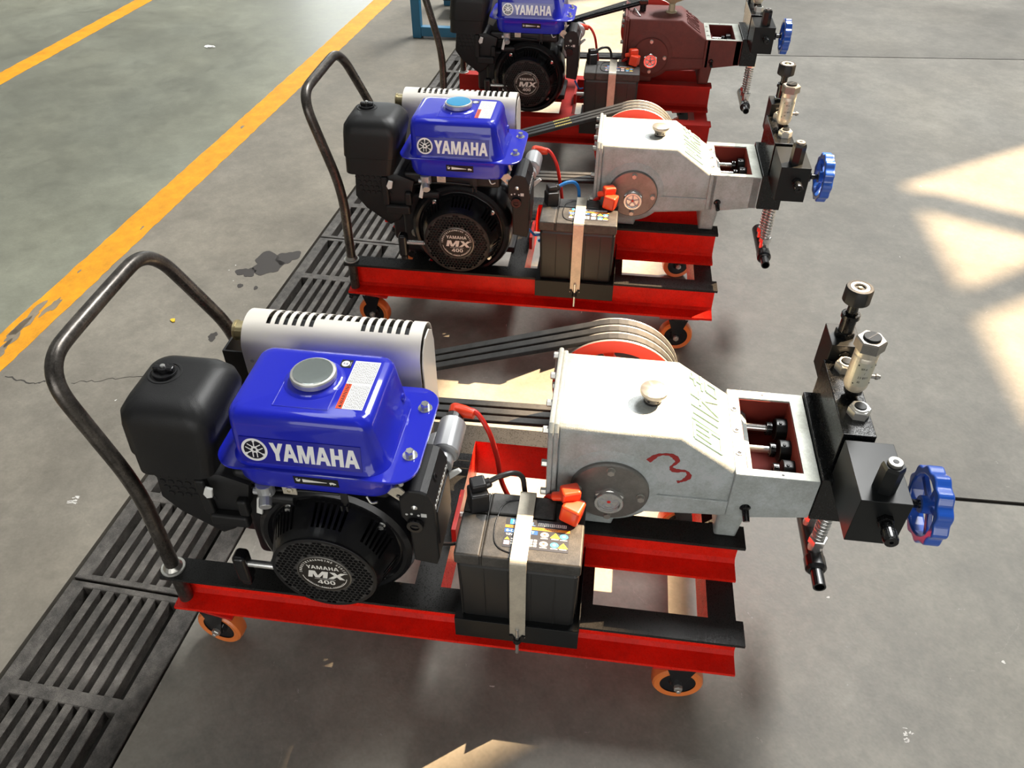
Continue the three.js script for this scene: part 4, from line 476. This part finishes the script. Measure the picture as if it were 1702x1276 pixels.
  const fh = []; for (let k = 0; k < 6; k++) { const a = k * PI / 3 + 0.25, h = new THREE.Path(); for (let i = 0; i < 20; i++) { const b = -i / 20 * 2 * PI, x = Math.cos(b) * 0.026, y = Math.sin(b) * 0.021, r = 0.066; const q = [Math.cos(a) * (r + y) - Math.sin(a) * x, Math.sin(a) * (r + y) + Math.cos(a) * x]; i ? h.lineTo(...q) : h.moveTo(...q); } h.closePath(); fh.push(h); }
  const wd = shape(Array.from({ length: 64 }, (_, i) => [Math.cos(i / 64 * 2 * PI) * 0.1, Math.sin(i / 64 * 2 * PI) * 0.1]));
  part(fw, 'spoke_web', [plateZ(wd, -1.143, -1.128, 0.0015, fh, 1).translate(FW[0], FW[1], 0), cyl(0.026, 0.075, [FW[0], FW[1], -1.10], '-z', 28)], M.pulleyRed); part(fw, 'rim_face', [ring(0.092, 0.1172, 0.003, [FW[0], FW[1], -1.1065], 'z', 64)], M.pulleyRed); part(fw, 'shaft', cyl(0.015, 0.05, [FW[0], FW[1], -1.07], '-z', 20), M.dullSteel);
  return t;
}
const decalValve = canvasMat(256, 256, (c, w, h) => { c.fillStyle = '#b9b7a6'; c.fillRect(0, 0, w, h); c.fillStyle = '#3a3a34'; c.font = 'bold 30px sans-serif'; c.fillText('WF-6', 60, 70); c.fillText('/', 110, 118); c.fillText('2.5 V', 52, 165); c.fillText('2011', 110, 165); c.fillText('40', 60, 215); c.font = '22px sans-serif'; c.fillText('NO', 160, 40); }, { roughness: 0.4, metalness: 0.35 });
// ---------------------------------------------------------------- three drive belts
function makeBelts(label, printed) {
  const A = [-0.41, 0.382, 0.047], F = [0.045, 0.46, 0.1135], D = Math.hypot(F[0] - A[0], F[1] - A[1]), base = Math.atan2(F[1] - A[1], F[0] - A[0]), off = Math.acos((A[2] - F[2]) / D) , out = [];
  const aT = base + off, aB = base - off, C = (c, a, r) => [c[0] + Math.cos(a) * (c[2] + r), c[1] + Math.sin(a) * (c[2] + r)];
  for (let k = 0; k < 3; k++) {
    const z0 = -1.1125 - k * 0.0219, o = thing('drive_belt', [-0.18, 0.33, -1.14], label[k], 'belt', 'rubber drive belts of the three pumps'), path = (r) => { const p = []; for (let i = 0; i <= 24; i++) p.push(C(F, aB + (aT - aB) * i / 24, r)); for (let i = 0; i <= 16; i++) p.push(C(A, aT + (2 * PI - (aT - aB)) * i / 16, r)); return p; };
    const s = shape(path(0.0045)); s.holes.push(new THREE.Path(path(-0.0045).reverse().map(([x, y]) => new THREE.Vector2(x, y)))); part(o, 'belt', plateZ(s, z0 - 0.0165, z0, 0.001, [], 1), M.belt);
    const top = [C(F, aT, 0.0046), C(A, aT, 0.0046)], L = [];
    for (let i = 0; i < 10; i++) { const t = 0.35 + i * 0.011 + k * 0.012, x = lerp(top[0][0], top[1][0], t), y = lerp(top[0][1], top[1][1], t); L.push(box(-0.002, 0.001, 0, 0.0006, -0.004, 0.004, 0).rotateZ(base - 0.0 + 0.14).translate(x, y, z0 - 0.008)); }
    if (printed) part(o, 'print', L, M.beltPrint); out.push(o);
  }
  return out;
}
// ---------------------------------------------------------------- battery, strap and cables
const BAT = [-0.092, 0.2245, -0.815];
const decalBattery = canvasMat(512, 384, (c, w, h) => { c.fillStyle = '#20222c'; c.fillRect(0, 0, w, h); c.fillStyle = '#1f86d8'; c.fillRect(34, 12, 84, 70); c.fillStyle = '#dff2ff'; c.font = 'bold 62px sans-serif'; c.fillText('S', 52, 70); c.fillStyle = '#5b86e0'; c.fillText('L', 205, 78);
  c.fillStyle = '#eeeeea'; for (let k = 0; k < 5; k++) { const x = 262 + k * 46; c.lineWidth = 6; c.strokeStyle = '#eeeeea'; c.strokeRect(x, 34, 34, 34); c.fillRect(x + 4, 48, 28, 6); c.fillRect(x + 14, 30, 6, 42); }
  c.fillStyle = '#e88b1c'; c.fillRect(0, 96, w, 34); c.fillStyle = '#30221a'; c.font = 'bold italic 27px sans-serif'; c.fillText('MAINTENANCE-FREE BATTERY', 30, 123); c.fillStyle = '#1c4f9e'; c.fillRect(0, 142, 262, 50); c.fillStyle = '#a8dcff'; c.font = 'bold 42px sans-serif'; c.fillText('6-QW-45-ST', 10, 182); c.fillStyle = '#eee'; c.font = 'bold 34px sans-serif'; c.fillText('12V 45Ah', 12, 228);
  const disc = (x, y, a, b) => { c.fillStyle = a; c.beginPath(); c.arc(x, y, 33, 0, 7); c.fill(); c.fillStyle = b; c.beginPath(); c.arc(x, y - 4, 12, 0, 7); c.fill(); c.fillStyle = '#ddd'; c.fillRect(x - 28, y + 42, 56, 9); }, tri = (x, y) => { c.fillStyle = '#f3d02a'; c.beginPath(); c.moveTo(x, y - 36); c.lineTo(x + 40, y + 32); c.lineTo(x - 40, y + 32); c.fill(); c.fillStyle = '#4a3a10'; c.fillRect(x - 4, y - 8, 8, 26); c.fillStyle = '#ddd'; c.fillRect(x - 28, y + 42, 56, 9); };
  disc(318, 182, '#f0dcd4', '#b8483c'); tri(402, 180); disc(470, 182, '#3aa7dd', '#d6f0ff'); disc(318, 300, '#f0dcd4', '#b8483c'); disc(402, 300, '#3aa7dd', '#d6f0ff'); tri(470, 300); c.fillStyle = '#d8d8d4'; for (let k = 0; k < 3; k++) c.fillRect(60, 262 + k * 30, 110, 16); for (let k = 0; k < 6; k++) c.fillRect(205 + (k % 2) * 34, 256 + (k >> 1) * 34, 26, 24); c.fillStyle = '#f3d02a'; c.beginPath(); c.moveTo(30, 250); c.lineTo(50, 285); c.lineTo(10, 285); c.fill(); c.fillStyle = '#c9b4c8'; c.fillRect(8, 300, 44, 50); }, { roughness: 0.45 });
function makeBattery(label) {
  const t = thing('car_battery', BAT, label, 'battery', 'starter batteries on the three carts');
  const ribs = []; for (let k = 0; k < 5; k++) ribs.push(box(-0.186 + k * 0.039, -0.1845 + k * 0.039, 0.232, 0.366, -0.7485, -0.7465, 0.0006), box(0.0065, 0.0085, 0.232, 0.366, -0.86 + k * 0.022, -0.8585 + k * 0.022, 0.0006));
  part(t, 'case', [loft([[0.2245, -0.186, 0.003, -0.872, -0.752, 0.006], [0.23, -0.188, 0.005, -0.874, -0.750, 0.006], [0.368, -0.191, 0.008, -0.878, -0.747, 0.007], [0.372, -0.1885, 0.0055, -0.876, -0.749, 0.006], [0.376, -0.1885, 0.0055, -0.876, -0.749, 0.006]], 4), ...ribs], M.batteryCase);
  const lid = part(t, 'lid', [box(-0.194, -0.1515, 0.376, 0.4025, -0.832, -0.7445, 0.004, 2), box(-0.150, 0.0105, 0.376, 0.4025, -0.832, -0.7445, 0.004, 2), box(-0.1515, -0.15, 0.376, 0.400, -0.88, -0.746, 0), box(-0.194, 0.0105, 0.376, 0.389, -0.8805, -0.75, 0.003), box(-0.194, -0.1515, 0.38, 0.4005, -0.8805, -0.834, 0.004, 2), box(-0.150, -0.040, 0.38, 0.4025, -0.8805, -0.834, 0.004, 2), box(-0.02, 0.0105, 0.38, 0.392, -0.8805, -0.834, 0.003)], M.batteryLid);
  part(lid, 'carry_handle', tube(bent([[-0.105, 0.4028, -0.757], [-0.13, 0.4028, -0.764], [-0.137, 0.4028, -0.80], [-0.131, 0.4028, -0.856], [-0.11, 0.4028, -0.868], [-0.095, 0.4028, -0.868]], 0.018), 0.0014, 6, true, 60), M.glossBlack);
  part(lid, 'print', sheet([-0.119, 0.4026, -0.768], [-0.013, 0.4026, -0.768], [-0.013, 0.4026, -0.828], [-0.119, 0.4026, -0.828], 0.0004), decalBattery, { keepUV: true, label: 'printed battery label with warning symbols' });
  part(lid, 'terminal', [lathe([[0.0095, 0], [0.0085, 0.02], [0, 0.021]], [-0.168, 0.398, -0.858], 'y', 16)], M.bolt); part(lid, 'terminal', [lathe([[0.0095, 0], [0.0085, 0.025], [0, 0.026]], [-0.010, 0.39, -0.853], 'y', 16)], M.bolt);
  return t;
}
function makeStrap(label) {
  const t = thing('battery_strap', [-0.088, 0.2245, -0.815], label, 'strap', 'battery straps'), pts = bent([[0, 0.195, -0.7365], [0, 0.4075, -0.7365], [0, 0.4075, -0.8855], [0, 0.30, -0.8855]], 0.008, 5), L = [];
  const a = [], b = []; pts.forEach((p, i) => { const d = pts[Math.min(i + 1, pts.length - 1)].clone().sub(pts[Math.max(0, i - 1)]).normalize(), n = v3(0, -d.z, d.y).multiplyScalar(-0.0011); a.push([p.z + n.z, p.y + n.y]); b.push([p.z - n.z, p.y - n.y]); });
  part(t, 'band', plateX([...a, ...b.reverse()], -0.1025, -0.0755, 0.0003), M.stainless);
  const s = part(t, 'stud', [cyl(0.0032, 0.075, [-0.089, 0.150, -0.7335], 'y', 12)], M.chrome);
  part(t, 'wing_nut', [lathe([[0, 0], [0.0075, 0], [0.0065, 0.009], [0, 0.010]], [-0.089, 0.186, -0.7335], 'y', 16), plateZ([[-0.103, 0.204], [-0.098, 0.188], [-0.092, 0.187], [-0.092, 0.193], [-0.097, 0.205]], -0.7355, -0.7315, 0.001), plateZ([[-0.075, 0.204], [-0.080, 0.188], [-0.086, 0.187], [-0.086, 0.193], [-0.081, 0.205]], -0.7355, -0.7315, 0.001)], M.blackFine);
  return t;
}
function makeCables(labels, o = {}) {
  let t = thing('battery_cable', [-0.12, 0.30, -0.93], labels[0], 'cable'); const R = M.rubberRed;
  part(t, 'wire', tube([[-0.219, 0.494, -0.982], [-0.195, 0.494, -0.978], [-0.172, 0.468, -0.965], [-0.156, 0.40, -0.965], [-0.143, 0.345, -0.948], [-0.115, 0.318, -0.925], [-0.075, 0.345, -0.905], [-0.055, 0.40, -0.885], [-0.042, 0.417, -0.868]], 0.0046, 10, true, 90), M.cableRed);
  part(t, 'starter_boot', [cyl(0.0135, 0.02, [-0.230, 0.484, -0.975], v3(0.1, 0.5, -1), 18, 0.004), lathe([[0, 0], [0.0115, 0.001], [0.0115, 0.016], [0.0085, 0.035], [0.0055, 0.036], [0, 0.036]], [-0.230, 0.491, -0.983], v3(1, 0.0, 0.25), 18)], R);
  part(t, 'terminal_cover', [box(-0.0165, 0.0165, -0.017, 0.019, -0.017, 0.017, 0.005, 2).rotateY(-0.35).rotateZ(-0.12).translate(-0.012, 0.421, -0.84), box(-0.016, 0.016, -0.012, 0.012, -0.013, 0.013, 0.005, 2).rotateY(0.35).translate(-0.018, 0.445, -0.857), lathe([[0, 0], [0.0085, 0.001], [0.0075, 0.022], [0.0065, 0.024], [0, 0.024]], [-0.024, 0.438, -0.856], v3(-1, -0.25, -0.1), 16)], R);
  t = thing('battery_cable', [-0.14, 0.30, -0.9], labels[1], 'cable');
  part(t, 'wire', tube([[-0.152, 0.444, -0.868], [-0.135, 0.451, -0.875], [-0.115, 0.448, -0.887], [-0.103, 0.43, -0.897], [-0.099, 0.40, -0.902], [-0.10, 0.34, -0.905], [-0.14, 0.28, -0.915], [-0.21, 0.235, -0.93]], 0.0046, 10, true, 80), o.negWire ?? M.cableBlack);
  part(t, 'terminal_cover', [box(-0.016, 0.016, -0.019, 0.019, -0.018, 0.018, 0.004, 2).rotateY(0.4).rotateX(-0.12).translate(-0.171, 0.416, -0.852), box(-0.013, 0.013, -0.009, 0.009, -0.013, 0.013, 0.004, 2).rotateY(0.4).translate(-0.172, 0.440, -0.861), lathe([[0, 0], [0.009, 0.001], [0.0085, 0.026], [0.006, 0.028], [0, 0.028]], [-0.176, 0.434, -0.858], v3(1, 0.35, -0.35), 16)], M.rubberBlack);
  t = thing('control_wire', [-0.215, 0.30, -0.82], labels[2], 'wire');
  part(t, 'wire', tube([[-0.228, 0.35, -0.80], [-0.218, 0.322, -0.822], [-0.212, 0.309, -0.834], [-0.197, 0.311, -0.836]], 0.0032, 8, true, 20), o.ctrl ?? M.cableBlack);
}
// ---------------------------------------------------------------- the three carts, nearest first
const OFF2 = [0.022, 0, -1.072], OFF3 = [0.069, 0, -2.19];
const cart1 = makeCart('nearest red channel-steel cart with black top faces, in front of the other two');
const eng1 = makeEngine('nearest blue-tank black engine, with a bare silver fuel cap', M.capTop);
const pump1 = makePump('grey-white pump with a red hand-painted 3 on its side, nearest the camera', { number: true }); pump1.position.add(v3(0, -0.012, -0.014));
const belts1 = makeBelts(['grey drive belt of the nearest pump, closest to its crankcase', 'grey drive belt of the nearest pump, middle one of its three', 'grey drive belt of the nearest pump, farthest from its crankcase']);
belts1.forEach((o) => o.position.add(v3(0, -0.012, -0.014)));
const bat1 = makeBattery('nearest black battery, its lid half in sharp sunlight, beside the pump marked 3');
const strap1 = makeStrap('nearest pale steel strap and wing nut, over the battery beside the pump marked 3');
makeCables(['red cable from the nearest engine to its red-capped battery terminal', 'thick black cable arching from the black terminal cap of the nearest battery', 'short dark wire between the nearest control box and the left side of its battery']);

copy(cart1, OFF2, 'middle red channel-steel cart with black top faces, between the two others');
const eng2 = copy(eng1, OFF2, 'middle blue-tank black engine, with blue film on its fuel cap'); recolor(eng2, (o) => o.name === 'cap_top' && M.capFilm);
const pump2 = copy(pump1, OFF2, 'grey-white pump without a painted number, on the middle cart'); pump2.traverse((o) => { if (o.name === 'painted_number') pump2.userData.drop = o; }); pump2.userData.drop.removeFromParent(); delete pump2.userData.drop;
makeBelts(['yellow-printed drive belt on the middle cart, closest to its white crankcase', 'yellow-printed drive belt on the middle cart, middle one of its three', 'yellow-printed drive belt on the middle cart, farthest from its white crankcase'], true).forEach((o) => o.position.add(v3(OFF2[0], -0.012, OFF2[2] - 0.014)));
copy(bat1, OFF2, 'black battery on the middle cart, with a blue wire at its back'); copy(strap1, OFF2, 'pale steel strap over the battery on the middle cart');
const before2 = scene.children.length; makeCables(['red cable from the middle engine to its red-capped battery terminal', 'blue cable arching from the black terminal cap of the middle battery', 'short blue wire between the middle control box and its battery'], { negWire: M.cableBlue, ctrl: M.cableBlue });
scene.children.slice(before2).forEach((o) => o.position.add(v3(...OFF2)));

const cart3 = makeCart('farthest cart, painted red all over, carrying the brown-red pump', false); recolor(cart3, (o) => (o.material === M.frame ? M.frameShaded : null)); cart3.position.add(v3(...OFF3));
const eng3 = copy(eng1, [OFF3[0], 0, OFF3[2] - 0.07], 'farthest blue-tank black engine, cut off by the top edge of the photo');
const pump3 = makePump('brown-red primed pump on the farthest cart, with a tan filler on top', { body: M.primer, cover: M.primer, funnel: true }); pump3.position.add(v3(OFF3[0], -0.012, OFF3[2] - 0.014));
['black drive belt on the farthest cart, closest to the brown-red pump', 'black drive belt on the farthest cart, middle one of its three', 'black drive belt on the farthest cart, farthest from the brown-red pump'].forEach((l, i) => copy(belts1[i], OFF3, l));
copy(bat1, OFF3, 'farthest black battery, in shade beside the brown-red pump'); copy(strap1, OFF3, 'farthest pale strap, over the battery beside the brown-red pump');
const before3 = scene.children.length; makeCables(['red cable from the farthest engine to the battery beside the brown-red pump', 'black cable from the black terminal cap of the farthest battery', 'short blue wire beside the farthest control box'], { ctrl: M.cableBlue });
scene.children.slice(before3).forEach((o) => o.position.add(v3(...OFF3)));

renderer.render(scene, camera);
